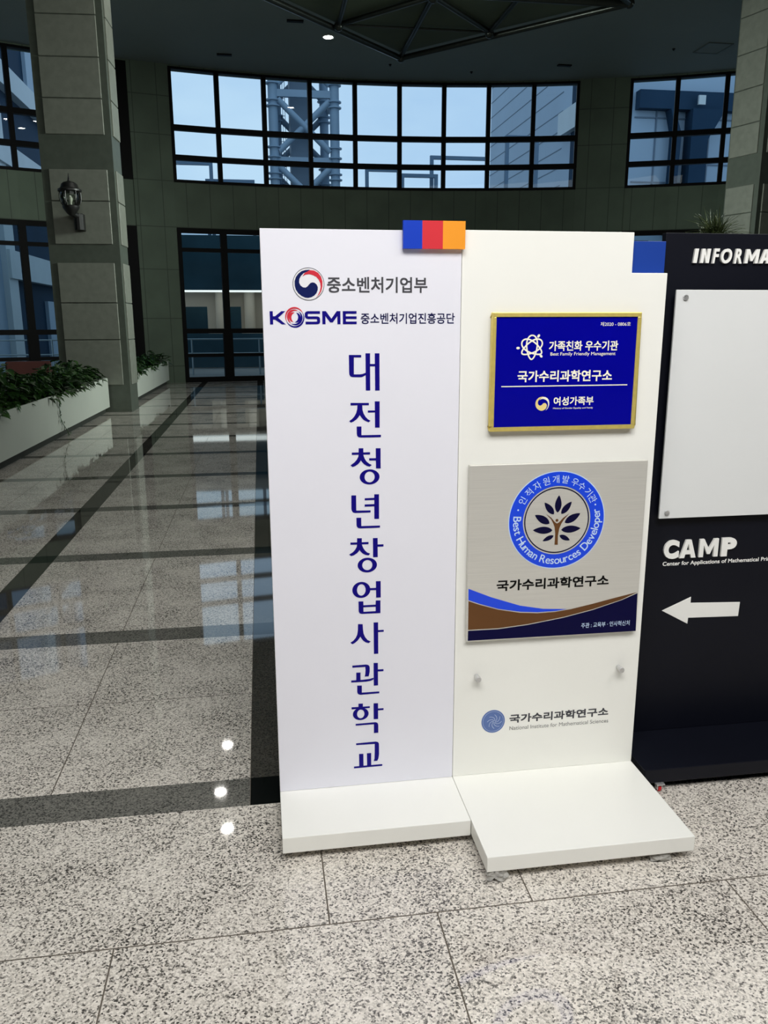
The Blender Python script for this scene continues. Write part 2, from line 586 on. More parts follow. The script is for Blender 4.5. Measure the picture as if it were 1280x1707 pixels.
def arc_block(mb, p0, p1, ra, rb, z0, z1, mi=0):
    mb.hexa([arc(p0, ra, z0), arc(p1, ra, z0), arc(p1, rb, z0), arc(p0, rb, z0),
             arc(p0, ra, z1), arc(p1, ra, z1), arc(p1, rb, z1), arc(p0, rb, z1)], mi)


# ---- floor: granite slabs with dark bands and thin joints, laid as one sheet
def floor():
    mb = MB()
    X0, X1, Y0, Y1 = -18.2, 23.8, -19.2, 22.7
    J = 0.004
    bands_y = [(2.32 + 1.457 * k, 2.48 + 1.457 * k) for k in range(14)]
    bands_x = [(-0.083 + 1.4415 * k, -0.083 + 0.15 + 1.4415 * k) for k in range(-12, 17)]

    def cells(xa, xb, ya, yb, mi):
        if xb > xa and yb > ya:
            mb.face([(xa, ya, 0), (xb, ya, 0), (xb, yb, 0), (xa, yb, 0)], mi)

    def row(ya, yb, joints, mi):
        """slabs between x joints"""
        xs = [X0] + sorted(j for j in joints if X0 < j < X1) + [X1]
        for a, b in zip(xs[:-1], xs[1:]):
            cells(a + J / 2, b - J / 2, ya, yb, mi)
            cells(b - J / 2, b + J / 2, ya, yb, 3)
    # entrance part: large slabs in staggered rows
    y = 1.76
    k = 0
    while y > Y0:
        yb = y
        ya = max(Y0, y - 0.814)
        row(ya + J / 2, yb - J / 2, [0.404 + 0.814 * i + (0.27 if k % 2 else 0) for i in range(-24, 30)], 0)
        cells(X0, X1, yb - J / 2, yb + J / 2, 3)
        y -= 0.814
        k += 1
    row(1.76 + J / 2, 2.32, [-1.2 - 0.814 * i for i in range(20)] + [0.123, 0.664] + [1.9 + 0.814 * i for i in range(1, 26)], 0)
    # hall: square panels framed by dark bands
    for n, (ya, yb) in enumerate(bands_y):
        yn = bands_y[n + 1][0] if n + 1 < len(bands_y) else Y1
        yb = min(yb, Y1)
        xs = X0
        for (a, b) in bands_x:
            cells(xs, a - J / 2, ya, yb, 1)
            cells(a - J / 2, a, ya, yb, 3)
            cells(a, b, ya, yb, 4)
            cells(a - J / 2, a, yb, yn, 3)
            cells(a, b, yb, yn, 2)
            # the panel left of this band: two by two slabs
            xm, ym = (xs + a) / 2, (yb + yn) / 2
            cells(xs, xm - J / 2, yb, ym - J / 2, 0)
            cells(xm + J / 2, a - J / 2, yb, ym - J / 2, 0)
            cells(xs, xm - J / 2, ym + J / 2, yn, 0)
            cells(xm + J / 2, a - J / 2, ym + J / 2, yn, 0)
            cells(xm - J / 2, xm + J / 2, yb, yn, 3)
            cells(xs, xm - J / 2, ym - J / 2, ym + J / 2, 3)
            cells(xm + J / 2, a - J / 2, ym - J / 2, ym + J / 2, 3)
            xs = b
        cells(xs, X1, ya, yn, 0)
    o = mb.build('floor', [GRAN_L, GRAN_D, GRAN_Y, GROUT, GRAN_K])
    return tag(o, kind='structure')


floor()

# ---- the curved outer wall, its window bays and the ceiling
mbw = MB()
for a, b in BAYS:
    for k in range(9):
        p, q = a + PANE * k, a + PANE * (k + 1)
        if a < -40 and k == 8: q += 0.8
        arc_block(mbw, p, q, RAD, RAD + 0.4, ZL1, ZU0)
        arc_block(mbw, p, q, RAD, RAD + 0.4, ZU1, ZC)
for a, b in ((-16.2, -13.5), (15.7, 19.2)):
    arc_block(mbw, a, b, RAD - 0.02, RAD + 0.4, 0, ZC)
p = 48.4
while p < 360 - 46.2 - 0.01:
    q = min(p + 6.5, 360 - 46.2)
    arc_block(mbw, p, q, RAD, RAD + 0.4, 0, ZC)
    p = q
wall = mbw.build('wall_back', WALL)
uvl = wall.data.uv_layers.new(name='UVMap')
for poly in wall.data.polygons:
    for li in poly.loop_indices:
        v = wall.data.vertices[wall.data.loops[li].vertex_index].co
        ph = math.degrees(math.atan2(v.x - CX, v.y - CY))
        uvl.data[li].uv = ((ph + 13.5) / (PANE / 2) + 0.5, v.z)
tag(wall, kind='structure')

mbc = MB()
N = 96
ring = [arc(360 * i / N, RAD + 0.4, ZC) for i in range(N)]
mbc.v += ring + [(x, y, ZC + 0.25) for x, y, z in ring]
mbc.f += [tuple(range(N)), tuple(range(2 * N - 1, N - 1, -1))]
mbc.m += [0, 0]
for i in range(N):
    j = (i + 1) % N
    mbc.f.append((j, i, N + i, N + j))
    mbc.m.append(0)
tag(mbc.build('ceiling', CEIL), kind='structure')

wn_ = 0
for (a, b) in BAYS:
    for lower in (False, True):
        wn_ += 1
        z0, z1 = (ZL0, ZL1) if lower else (ZU0, ZU1)
        w = empty('window_%d' % wn_, arc((a + b) / 2, RAD, z0), kind='structure')
        fr = MB()
        gl = MB()
        ra, rb = RAD - 0.03, RAD + 0.12
        hw = math.degrees(0.055 / RAD)
        for k in range(10):
            p = a + PANE * k
            lo = max(a, p - hw * (1.5 if lower else 1))
            hi = min(b, p + hw * (1.5 if lower else 1))
            if k == 0: hi += hw * 0.4
            if k == 9: lo -= hw * 0.4
            if k == 9 and a < -40: hi += 0.8
            arc_block(fr, lo, hi, ra, rb, z0, z1)
            if lower and 0 < k < 9:
                arc_block(fr, p - hw * 2.2, p + hw * 2.2, ra - 0.01, rb, 0.02, 1.26)
        if lower:
            bars = [(3.725, 3.84), (3.275, 3.365), (1.25, 1.37), (0.645, 0.73), (0.0, 0.13)]
        else:
            bars = [(4.91, 4.975), (5.43, 5.55), (6.11, 6.235), (7.465, 7.52)]
        for k in range(9):
            p, q = a + PANE * k, a + PANE * (k + 1)
            for s, t in bars:
                arc_block(fr, p, q, ra + 0.005, rb - 0.005, s, t)
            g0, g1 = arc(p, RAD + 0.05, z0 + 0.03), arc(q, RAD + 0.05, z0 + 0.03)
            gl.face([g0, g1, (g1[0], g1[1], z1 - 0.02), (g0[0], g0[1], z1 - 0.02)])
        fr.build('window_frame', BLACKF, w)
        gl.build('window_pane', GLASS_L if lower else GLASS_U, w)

# ---- outside: the ground
mbg = MB()
mbg.box(-60, 70, 23.2, 90, -0.12, -0.02)
tag(mbg.build('ground', GROUND), kind='structure')

# ================================================================== STONE COLUMNS
def column(corner, ang, name_label, width=1.15, depth=0.6, sign=1):
    """corner = the front corner next to the hall's middle; sign=1: the column spreads to the left of it"""
    a = math.radians(ang)
    u = Vector((math.cos(a), math.sin(a), 0)) * (-1 if sign == 1 else 1)
    v = Vector((-math.sin(a), math.cos(a), 0))
    C0 = Vector((corner[0], corner[1], 0))

    def P(s, t, z): return C0 + u * s + v * t + Vector((0, 0, z))

    def block(mb, s0, s1, t0, t1, z0, z1, mi=0):
        q = [P(s0, t0, z0), P(s1, t0, z0), P(s1, t1, z0), P(s0, t1, z0)]
        if sign == 1: q = [q[1], q[0], q[3], q[2]]
        mb.hexa(q + [x + Vector((0, 0, z1 - z0)) for x in q], mi)
    base = P(width / 2, depth / 2, 0)
    t = empty('stone_column', base, name_label, 'column')
    core = MB()
    block(core, 0, width, 0, depth, 0, ZC)
    core.build('column_shaft', COLD, t)
    pan = MB()
    zs = [(0.47, 1.225), (1.24, 1.835), (1.85, 2.49), (2.79, 3.455), (3.47, 3.95), (4.48, 5.005), (5.02, 5.607), (5.622, 6.212), (6.227, 6.83), (6.845, 7.45)]
    for z0, z1 in zs:
        block(pan, 0.105, width - 0.12, -0.022, 0.01, z0, z1)
        block(pan, -0.022, 0.01, 0.10, depth - 0.03, z0, z1)
        block(pan, width - 0.01, width + 0.022, 0.10, depth - 0.03, z0, z1)
    pan.build('stone_cladding', COLM, t, bevel=0.006, seg=1)
    return t


column((-2.243, 14.564), -3.4, 'tall granite column on the left carrying the black iron lantern, beside the white planters', sign=1)
column((9.09, 14.35), 18.0, 'tall granite column at the right edge behind the black information sign', depth=0.75, sign=0)


# ================================================================== TEXT TOOLS
def glyphs(body, bold=0.0):
    c = bpy.data.curves.new('lettering', 'FONT')
    c.body = body
    c.fill_mode = 'FRONT'
    c.resolution_u = 5
    c.offset = bold
    o = bpy.data.objects.new('lettering', c)
    COL.objects.link(o)
    dg = bpy.context.evaluated_depsgraph_get()
    me = bpy.data.meshes.new_from_object(o.evaluated_get(dg))
    vs = [tuple(v.co) for v in me.vertices]
    fs = [tuple(p.vertices) for p in me.polygons]
    bpy.data.objects.remove(o)
    bpy.data.curves.remove(c)
    bpy.data.meshes.remove(me)
    return vs, fs


def put(mb, vs, fs, fn, mi=0):
    n = len(mb.v)
    mb.v += [fn(x, y) for x, y, z in vs]
    mb.f += [tuple(n + i for i in f) for f in fs]
    mb.m += [mi] * len(fs)


def solid(mb, vs, fs, fn, thick, mi=0):
    """raised letters: front faces, plus side walls going back by thick"""
    n = len(mb.v)
    pts = [fn(x, y) for x, y, z in vs]
    mb.v += pts + [(x, y + thick, z) for x, y, z in pts]
    k = len(pts)
    cnt = {}
    for f in fs:
        mb.f.append(tuple(n + i for i in f))
        mb.m.append(mi)
        for i in range(len(f)):
            e = (f[i], f[(i + 1) % len(f)])
            cnt[e] = cnt.get(e, 0) + 1
    for (a, b) in cnt:
        if (b, a) not in cnt:
            mb.f.append((n + b, n + a, n + k + a, n + k + b))
            mb.m.append(mi)


def line(mb, body, x0, x1, z0, z1, y, bold=0.0, slope=0.0, shear=0.0, raised=0.0, mi=0, merge=True):
    """one line of lettering fitted to a box on a board that faces -y"""
    vs, fs = glyphs(body, bold if raised > 0 else 0.0)
    # weld the doubled corner points so that outlines are found for raised letters
    if raised > 0:
        key, rem, nv = {}, [], []
        for v in vs:
            k = (round(v[0], 4), round(v[1], 4))
            if k not in key:
                key[k] = len(nv)
                nv.append(v)
            rem.append(key[k])
        vs = nv
        fs = [tuple(dict.fromkeys(rem[i] for i in f)) for f in fs]
        fs = [f for f in fs if len(f) > 2]
    ax, bx = min(v[0] for v in vs), max(v[0] for v in vs)
    ay, by = min(v[1] for v in vs), max(v[1] for v in vs)

    def fn(x, yy):
        s, t = (x - ax) / (bx - ax), (yy - ay) / (by - ay)
        return (x0 + s * (x1 - x0) + shear * t * (z1 - z0), y, z0 + t * (z1 - z0) + slope * s)
    if raised > 0: solid(mb, vs, fs, fn, raised, mi)
    elif bold <= 0: put(mb, vs, fs, fn, mi)
    else:
        o = bold * (x1 - x0) / (bx - ax)
        kx, kz = 1 - 2 * o / (x1 - x0), 1 - 2 * o / (z1 - z0)
        for i, (sx, sz) in enumerate(((-1, -1), (1, -1), (1, 1), (-1, 1), (0, 0))):
            def fn2(x, yy):
                s, t = (x - ax) / (bx - ax), (yy - ay) / (by - ay)
                return (x0 + o + s * kx * (x1 - x0) + sx * o, y - 0.00001 * i, z0 + o + t * kz * (z1 - z0) + sz * o)
            put(mb, vs, fs, fn2, mi)


def block_letter(mb, ch, x0, x1, z0, z1, y, w, shear=0.0, thick=0.0078):
    """I, N, M and A as raised block letters with strokes w wide"""
    k = w / (x1 - x0)
    v = w / (z1 - z0)
    shapes = {'I': [[(0, 0), (1, 0), (1, 1), (0, 1)]],
              'N': [[(0, 0), (k, 0), (k, 0.62), (1 - k, 0), (1, 0), (1, 1), (1 - k, 1), (1 - k, 0.38), (k, 1), (0, 1)]],
              'M': [[(0, 0), (k, 0), (k, 0.66), (0.5 - k * 0.32, 0.16), (0.5 + k * 0.32, 0.16), (1 - k, 0.66), (1 - k, 0), (1, 0), (1, 1), (1 - k * 1.05, 1), (0.5, 0.46), (k * 1.05, 1), (0, 1)]],
              'A': [[(0, 0), (k * 1.1, 0), (0.5, 0.80), (1 - k * 1.1, 0), (1, 0), (0.5 + k * 0.62, 1), (0.5 - k * 0.62, 1)],
                    [(0.26, 0.20), (0.74, 0.20), (0.66, 0.20 + v * 0.85), (0.34, 0.20 + v * 0.85)]]}
    for i, pg in enumerate(shapes[ch]):
        mb.prism_xz([(x0 + (x1 - x0) * a + shear * c * (z1 - z0), z0 + (z1 - z0) * c) for a, c in pg], y + 0.0001 * i, y + thick)


def stroke(mb, pts, w0, y, depth=0.0006, mi=0, taper=False):
    """a flat line of given width through points in x,z (tapering to both ends if asked)"""
    n = len(pts)
    L, R = [], []
    for i, (x, z) in enumerate(pts):
        a = pts[max(0, i - 1)]
        b = pts[min(n - 1, i + 1)]
        dx, dz = b[0] - a[0], b[1] - a[1]
        l = math.hypot(dx, dz) or 1
        w = w0 / 2
        if taper: w *= max(0.06, math.sin(PI * i / (n - 1)) ** 0.8)
        L.append((x - dz / l * w, z + dx / l * w))
        R.append((x + dz / l * w, z - dx / l * w))
    for i in range(n - 1):
        mb.face([(L[i][0], y, L[i][1]), (R[i][0], y, R[i][1]), (R[i + 1][0], y, R[i + 1][1]), (L[i + 1][0], y, L[i + 1][1])][::1], mi)


def arc_pts(c, rx, rz, a0, a1, n=24):
    return [(c[0] + rx * math.cos(math.radians(a0 + (a1 - a0) * i / n)), c[1] + rz * math.sin(math.radians(a0 + (a1 - a0) * i / n))) for i in range(n + 1)]


NAVY_SWIRL = [(390, 105), (320, 110), (250, 130), (190, 175), (145, 235), (120, 310), (120, 390), (140, 460), (180, 520), (240, 570), (300, 597), (350, 603), (410, 590), (465, 560), (505, 515), (527, 460), (530, 410), (510, 365), (475, 335), (435, 328), (400, 340), (370, 370), (345, 400), (310, 420), (265, 415), (225, 385), (200, 335), (205, 270), (235, 215), (280, 170), (330, 145), (390, 130)]
RED_SWIRL = [(390, 112), (470, 120), (540, 160), (590, 225), (615, 310), (612, 400), (590, 480), (550, 545), (495, 595), (530, 550), (565, 480), (580, 410), (575, 340), (550, 280), (505, 230), (445, 198), (380, 182), (320, 190), (262, 222), (300, 165), (350, 138)]


def swirl(pts, c, r):
    return [(c[0] + (x - 366) / 282.0 * r, c[1] - (y - 357) / 290.0 * r) for x, y in pts]


def caster(parent, x, y, top, wheel=RUBBER, taped=False, seed=1):
    mb = MB()
    mb.box(x - 0.014, x + 0.014, y - 0.014, y + 0.014, top - 0.004, top, 1)
    mb.box(x - 0.009, x - 0.006, y - 0.008, y + 0.008, 0.008, top - 0.003, 1)
    mb.box(x + 0.006, x + 0.009, y - 0.008, y + 0.008, 0.008, top - 0.003, 1)
    mb.lathe((x - 0.0055, y, 0.0125), [(0.004, 0), (0.0115, 0.001), (0.0125, 0.003), (0.0125, 0.008), (0.0115, 0.010), (0.004, 0.011)], 16, 0, 'x')
    o = mb.build('caster', [wheel, CHROME], parent)
    if taped:
        rnd = random.Random(seed)
        t = MB()
        nx, ny = 7, 5
        g = {}
        for i in range(nx):
            for j in range(ny):
                s = i / (nx - 1)
                g[i, j] = (x - 0.026 + 0.062 * s + rnd.uniform(-.003, .003), y - 0.018 - 0.008 * j / (ny - 1) - 0.012 * math.sin(s * 3) + rnd.uniform(-.004, .004),
                           max(0.001, top - (top - 0.002) * (j / (ny - 1)) * (0.55 + 0.45 * abs(math.sin(s * 4 + seed))) + rnd.uniform(-.002, .002)) - (0.0006 if j == 0 else 0))
        for i in range(nx - 1):
            for j in range(ny - 1):
                t.face([g[i, j], g[i, j + 1], g[i + 1, j + 1], g[i + 1, j]])
        tp = t.build('crumpled_tape', TAPE, o)
        sm = tp.modifiers.new('thickness', 'SOLIDIFY')
        sm.thickness = 0.0012
        tag(tp, 'crumpled grey tape hanging from the caster')
    return o


def standoff(parent, x, y, z, r=0.009, length=0.03):
    mb = MB()
    mb.lathe((x, y, z), [(r * 0.8, 0), (r * 0.8, -length * 0.45), (r, -length * 0.5), (r, -length * 0.93), (r * 0.85, -length), (r * 0.3, -length * 0.99)], 20, 0, 'y')
    return mb.build('standoff_bolt', CHROME, parent, smooth=True)


# ================================================================== LEFT SIGN (vertical lettering)
YP = 2.26
LS = empty('sign_stand', (0.2885, 2.16, 0), 'tall white sign stand with ten large navy characters running down its front', 'sign')
mb = MB()
mb.box(0.012, 0.562, YP, YP + 0.02, 0.078, 1.745)
mb.build('panel', WHITE, LS, bevel=0.0015)
mb = MB()
mb.box(0.0125, 0.5615, YP - 0.003, YP - 0.0002, 0.0785, 1.7445)
mb.build('poster_sheet', POSTER, LS, bevel=0.0008, seg=1)
tag(LS.children[-1], 'pale bluish white printed sheet')
mb = MB()
mb.box(0.012, 0.562, 2.022, YP + 0.05, 0.028, 0.0778)
mb.build('base_board', WHITE, LS, bevel=0.0018)
for cx_, cy_ in ((0.07, 2.10), (0.50, 2.10), (0.07, 2.27), (0.50, 2.27)):
    caster(LS, cx_, cy_, 0.028)
YF = YP - 0.0036
# tricolour tab at the top right corner
mb = MB()
mb.box(0.395, 0.4475, YP - 0.018, YP - 0.0032, 1.696, 1.7685, 0)
mb.box(0.4475, 0.5045, YP - 0.018, YP - 0.0032, 1.696, 1.7685, 1)
mb.box(0.5045, 0.567, YP - 0.018, YP - 0.0032, 1.696, 1.7685, 2)
tag(mb.build('colour_tab', [TAB_B, TAB_R, TAB_O], LS), 'blue, red and orange tab')
# ministry emblem and name
ec, er = (0.138, 1.603), 0.0428
mb = MB()
mb.disc_xz(ec, (er, er), YF, YF + 0.0004, 48, 0)
mb.ring_xz(ec, (er, er), (er * 0.965, er * 0.965), YF - 0.0004, YF, 64, 1)
mb.prism_xz(swirl(NAVY_SWIRL, ec, er), YF - 0.0006, YF, 2)
mb.prism_xz(swirl(RED_SWIRL, ec, er), YF - 0.0008, YF, 3)
tag(mb.build('ministry_emblem', [EMB_W, GREY_T, EMB_N, EMB_R], LS), 'round navy and red swirl emblem')
mb = MB()
line(mb, '중소벤처기업부', 0.1882, 0.4656, 1.5803, 1.6223, YF, bold=0.018)
tag(mb.build('ministry_lettering', GREY_T, LS), 'grey heading lettering')
# agency logo
mb = MB()
zt, zb = 1.5319, 1.4970
# S, M, E drawn as wide block letters
h = zt - zb


def blk(x0, w, pts):
    q = MB()
    q.prism_xz([(x0 + w * a, zb + h * b) for a, b in pts], YF - 0.0002, YF + 0.0004, 0)
    q.build('agency_letter', NAVY, LS)


bar = 0.205
blk(0.0312, 0.0425, [(0, 0), (0.2, 0), (0.2, 0.36), (0.33, 0.36), (0.76, 0), (1, 0), (0.52, 0.5), (1, 1), (0.74, 1), (0.33, 0.62), (0.2, 0.62), (0.2, 1), (0, 1)])
blk(0.1257, 0.0415, [(1, 1), (0.2, 1), (0.07, 0.95), (0, 0.83), (0, 0.57), (0.07, 0.45), (0.2, 0.40), (0.78, 0.40), (0.80, 0.37), (0.80, 0.24), (0.78, 0.2), (0.04, 0.2), (0.04, 0), (0.82, 0), (0.95, 0.05), (1, 0.17), (1, 0.44), (0.95, 0.55), (0.82, 0.60), (0.22, 0.60), (0.2, 0.63), (0.2, 0.76), (0.22, 0.8), (1, 0.8)])
blk(0.1734, 0.0497, [(0, 0), (0, 1), (0.2, 1), (0.5, 0.42), (0.8, 1), (1, 1), (1, 0), (0.83, 0), (0.83, 0.62), (0.57, 0.14), (0.43, 0.14), (0.17, 0.62), (0.17, 0)])
blk(0.2297, 0.0381, [(0, 0), (0, 1), (1, 1), (1, 0.8), (0.22, 0.8), (0.22, 0.6), (1, 0.6), (1, 0.4), (0.22, 0.4), (0.22, 0.2), (1, 0.2), (1, 0)])
mb = MB()
oc = (0.0985, 1.5155)
for rr, a0, a1, w, mi in ((0.0245, 20, 215, 0.0045, 0), (0.0185, 60, 235, 0.0060, 0), (0.0125, 90, 250, 0.0070, 0),
                          (0.0245, 200, 395, 0.0045, 1), (0.0185, 240, 415, 0.0060, 1), (0.0125, 270, 430, 0.0070, 1)):
    stroke(mb, arc_pts(oc, rr, rr * 1.03, a0, a1), w, YF - 0.0003, mi=mi, taper=True)
tag(mb.build('agency_logo_swirl', [EMB_R, NAVY], LS), 'red and navy swirl in the place of a letter O')
mb = MB()
line(mb, '중소벤처기업진흥공단', 0.2793, 0.5447, 1.4972, 1.5269, YF, bold=0.014)
mb.build('agency_lettering', NAVY_D, LS)
# the ten large characters, drawn stroke by stroke (millimetres on the board)
GLYPHS = [
([[(245.0,1413.7),(279.5,1413.4),(279.5,1406.8),(259.0,1407.0),(258.5,1360.4),(274.6,1360.2),(283.3,1361.3),(292.1,1364.6),(292.0,1358.1),(287.2,1355.4),(280.9,1352.7),(276.1,1352.4),(255.5,1352.7),(249.5,1354.3),(245.8,1359.0),(245.2,1363.7)],[(291.6,1417.9),(304.5,1417.8),(304.1,1315.1),(291.7,1315.3)],[(317.8,1417.7),(330.8,1417.6),(331.0,1314.7),(318.2,1314.9)],[(304.0,1388.5),(318.0,1388.4),(317.9,1382.0),(304.0,1382.2)]],[]),
([[(248.0,1281.1),(300.2,1280.2),(300.1,1273.9),(247.9,1274.2)],[(267.4,1275.7),(266.9,1264.7),(263.9,1252.1),(258.2,1242.6),(251.7,1235.6),(243.6,1229.9),(248.4,1225.7),(255.6,1228.4),(263.7,1233.8),(270.2,1240.8),(273.8,1246.3),(277.4,1240.7),(284.5,1232.5),(291.7,1228.4),(299.0,1225.5),(304.5,1229.6),(297.4,1233.9),(290.2,1241.2),(284.7,1250.9),(281.9,1261.2),(281.1,1275.5)],[(297.0,1259.0),(317.2,1258.6),(317.2,1253.2),(296.9,1253.3)],[(317.0,1284.3),(330.9,1284.1),(330.5,1209.8),(317.3,1210.1)],[(264.8,1214.1),(278.3,1213.8),(278.0,1189.1),(334.3,1188.9),(334.3,1182.3),(276.0,1182.4),(269.6,1184.0),(265.8,1188.1),(264.9,1193.8)]],[]),
([[(269.6,1151.9),(283.2,1151.6),(283.0,1130.5),(269.4,1130.8)],[(249.7,1139.8),(302.5,1139.4),(302.5,1133.2),(249.6,1133.3)],[(269.4,1134.1),(268.2,1126.8),(264.0,1118.8),(257.5,1111.6),(245.7,1102.8),(251.6,1098.1),(259.8,1100.9),(268.0,1106.4),(272.9,1112.0),(275.7,1116.8),(278.9,1111.8),(285.0,1105.1),(292.3,1100.5),(300.9,1097.6),(307.2,1102.3),(299.7,1106.3),(292.4,1112.6),(287.1,1120.6),(283.9,1128.8),(283.0,1133.7)],[(299.8,1121.8),(319.4,1121.9),(319.3,1115.4),(299.8,1115.6)],[(318.9,1150.6),(332.9,1150.3),(333.0,1091.7),(319.5,1092.1)]],[(300.7,1067.6,28.8,22.1,14.8,15.9)]),
([[(246.9,1014.8),(260.9,1014.6),(260.8,969.2),(302.6,968.3),(302.6,962.2),(257.4,962.3),(250.8,964.2),(247.6,969.7),(246.7,974.8)],[(285.8,1005.1),(314.4,1005.4),(314.4,999.1),(285.7,999.1)],[(285.6,986.7),(314.3,986.7),(314.3,980.3),(285.6,980.3)],[(313.8,1015.8),(327.7,1015.6),(327.7,942.3),(313.7,942.5)],[(260.8,947.7),(275.0,947.4),(275.1,922.2),(330.3,921.8),(330.2,915.7),(271.7,915.4),(266.0,917.0),(261.9,921.9),(261.0,927.1)]],[]),
([[(262.2,886.1),(276.4,885.5),(276.2,865.0),(261.9,865.6)],[(242.5,873.7),(296.0,873.0),(295.9,866.5),(242.4,867.2)],[(262.0,867.4),(260.9,859.7),(256.1,851.3),(249.4,843.9),(238.3,837.2),(244.3,832.5),(252.6,834.8),(261.0,840.3),(266.0,845.2),(269.1,850.2),(272.7,844.9),(278.5,839.1),(286.0,834.6),(295.7,832.1),(300.4,837.4),(291.9,841.1),(285.2,847.7),(280.3,855.4),(277.2,863.2),(276.3,867.1)],[(309.1,884.4),(323.1,884.2),(323.1,825.9),(309.4,826.2)],[(322.6,864.3),(340.4,864.2),(340.4,857.6),(322.6,857.7)]],[(291.9,802.5,28.8,22.6,15.1,15.7)]),
([[(299.6,730.3),(317.6,730.1),(317.5,723.4),(299.6,724.0)],[(317.3,751.0),(331.6,750.8),(331.7,699.6),(317.7,699.6)],[(264.4,690.2),(279.0,689.8),(279.0,656.7),(316.1,656.6),(316.3,690.5),(330.6,690.0),(330.5,650.0),(274.2,650.5),(268.3,652.3),(265.1,657.5),(264.5,661.1)],[(278.5,677.4),(316.6,677.3),(316.6,671.2),(278.5,671.3)]],[(273.3,726.1,27.0,25.0,12.9,17.9)]),
([[(262.3,618.6),(276.3,617.7),(277.1,601.6),(278.8,587.2),(283.2,575.9),(290.6,565.9),(300.5,560.1),(294.3,555.7),(284.5,559.1),(276.3,566.0),(271.4,573.5),(268.8,578.4),(265.9,573.0),(260.6,566.2),(253.0,559.6),(244.7,555.3),(238.4,560.7),(247.1,565.8),(254.7,574.5),(259.6,585.3),(261.8,601.0)],[(309.6,620.9),(323.2,620.5),(323.2,519.2),(309.9,519.5)],[(322.6,595.6),(340.4,595.4),(340.4,589.4),(322.6,589.5)]],[]),
([[(243.1,485.5),(285.4,486.1),(292.2,484.3),(296.0,479.7),(296.8,474.0),(296.4,461.0),(294.5,452.2),(293.3,447.0),(281.1,447.2),(283.0,455.5),(283.7,468.4),(282.9,478.8),(243.8,479.0)],[(255.2,461.6),(268.2,461.1),(268.0,433.0),(254.9,434.0)],[(239.2,436.6),(277.4,436.7),(297.2,438.2),(308.5,441.0),(308.4,435.7),(298.7,431.6),(283.4,430.1),(239.4,430.4)],[(308.8,489.6),(321.8,489.0),(322.1,415.1),(308.9,415.1)],[(321.4,467.4),(339.1,467.1),(339.1,460.9),(321.4,461.2)],[(257.5,418.6),(271.8,417.9),(271.8,394.3),(325.9,394.1),(325.9,388.5),(267.8,387.7),(261.7,389.8),(258.1,393.7),(257.3,400.3)]],[]),
([[(260.7,358.0),(274.6,357.6),(274.5,340.9),(260.5,342.0)],[(239.3,347.5),(296.2,346.7),(296.1,341.3),(239.3,340.8)],[(307.9,355.6),(321.7,355.1),(321.7,301.8),(307.9,302.3)],[(321.0,336.8),(338.9,337.0),(338.9,331.0),(321.0,331.1)],[(251.5,290.4),(313.1,291.4),(319.0,289.3),(321.6,284.6),(322.2,278.1),(322.1,255.0),(308.2,254.9),(308.4,285.1),(251.4,285.0)]],[(267.6,323.2,24.5,20.6,11.4,14.6)]),
([[(251.9,223.9),(314.2,224.9),(320.9,222.7),(323.8,217.6),(324.2,207.1),(324.1,179.4),(322.1,166.6),(318.6,158.0),(307.3,158.1),(309.7,166.0),(310.5,188.8),(310.6,217.3),(252.1,218.3)],[(261.0,186.8),(274.5,186.2),(274.7,141.5),(261.1,141.1)],[(285.8,186.8),(299.2,186.6),(299.1,141.7),(286.0,141.2)],[(244.5,144.3),(334.1,144.8),(334.1,139.2),(244.4,138.4)]],[])]

for polys, rings in GLYPHS:
    mb = MB()
    for i, pg in enumerate(polys):
        mb.prism_xz([(x / 1000, z / 1000) for x, z in pg], YF - 0.0002 - 0.00004 * i, YF + 0.0004)
    for cx_, cz_, a_, b_, c_, d_ in rings:
        mb.ring_xz((cx_ / 1000, cz_ / 1000), (a_ / 1000, b_ / 1000), (c_ / 1000, d_ / 1000), YF - 0.00018, YF + 0.0004, 40)
    mb.build('large_character', NAVY, LS)

# ================================================================== RIGHT SIGN (with the plaques)
RS = empty('sign_stand', (0.868, 2.08, 0), 'white sign stand with a notched top corner and two plaques on its front', 'sign')
mb = MB()
mb.prism_xz([(0.5635, 0.0772), (1.173, 0.0772), (1.173, 1.6375), (1.064, 1.6375), (1.064, 1.748), (0.5635, 1.748)], YP, YP + 0.02)
mb.build('panel', WHITE, RS, bevel=0.0015)
mb = MB()
mb.box(0.5635, 1.173, 1.852, YP + 0.05, 0.030, 0.077)
mb.build('base_board', WHITE, RS, bevel=0.0018)
mb = MB()
mb.box(1.040, 1.172, YP + 0.0202, YP + 0.032, 1.60, 1.7265)
tag(mb.build('colour_tab', TAB_D, RS, bevel=0.001), 'blue tab behind the notched corner')
caster(RS, 0.590, 1.880, 0.030, taped=True, seed=2)
caster(RS, 1.075, 1.890, 0.030, taped=True, seed=5)
caster(RS, 0.600, 2.26, 0.030)
caster(RS, 1.135, 2.26, 0.030)
standoff(RS, 0.634, YP, 0.4215)
standoff(RS, 1.104, YP, 0.4200)
YF = YP - 0.0006
lc = (0.693, 0.261)
mb = MB()
mb.disc_xz(lc, (0.0385, 0.0395), YF, YF + 0.0005, 48, 0)
for rr in (0.0340,):
    mb.ring_xz(lc, (rr, rr * 1.02), (rr - 0.0007, (rr - 0.0007) * 1.02), YF - 0.0003, YF, 48, 1)
cc = (lc[0] + 0.004, lc[1] - 0.001)
for k in range(8):
    a = k * 45 + 20
    pts = []
    for i in range(13):
        t = i / 12
        ang = math.radians(a + 70 * t)
        r_ = 0.003 + 0.021 * t
        pts.append((cc[0] + r_ * math.cos(ang), cc[1] + r_ * math.sin(ang)))
    stroke(mb, pts, 0.0014, YF - 0.0004, mi=1)
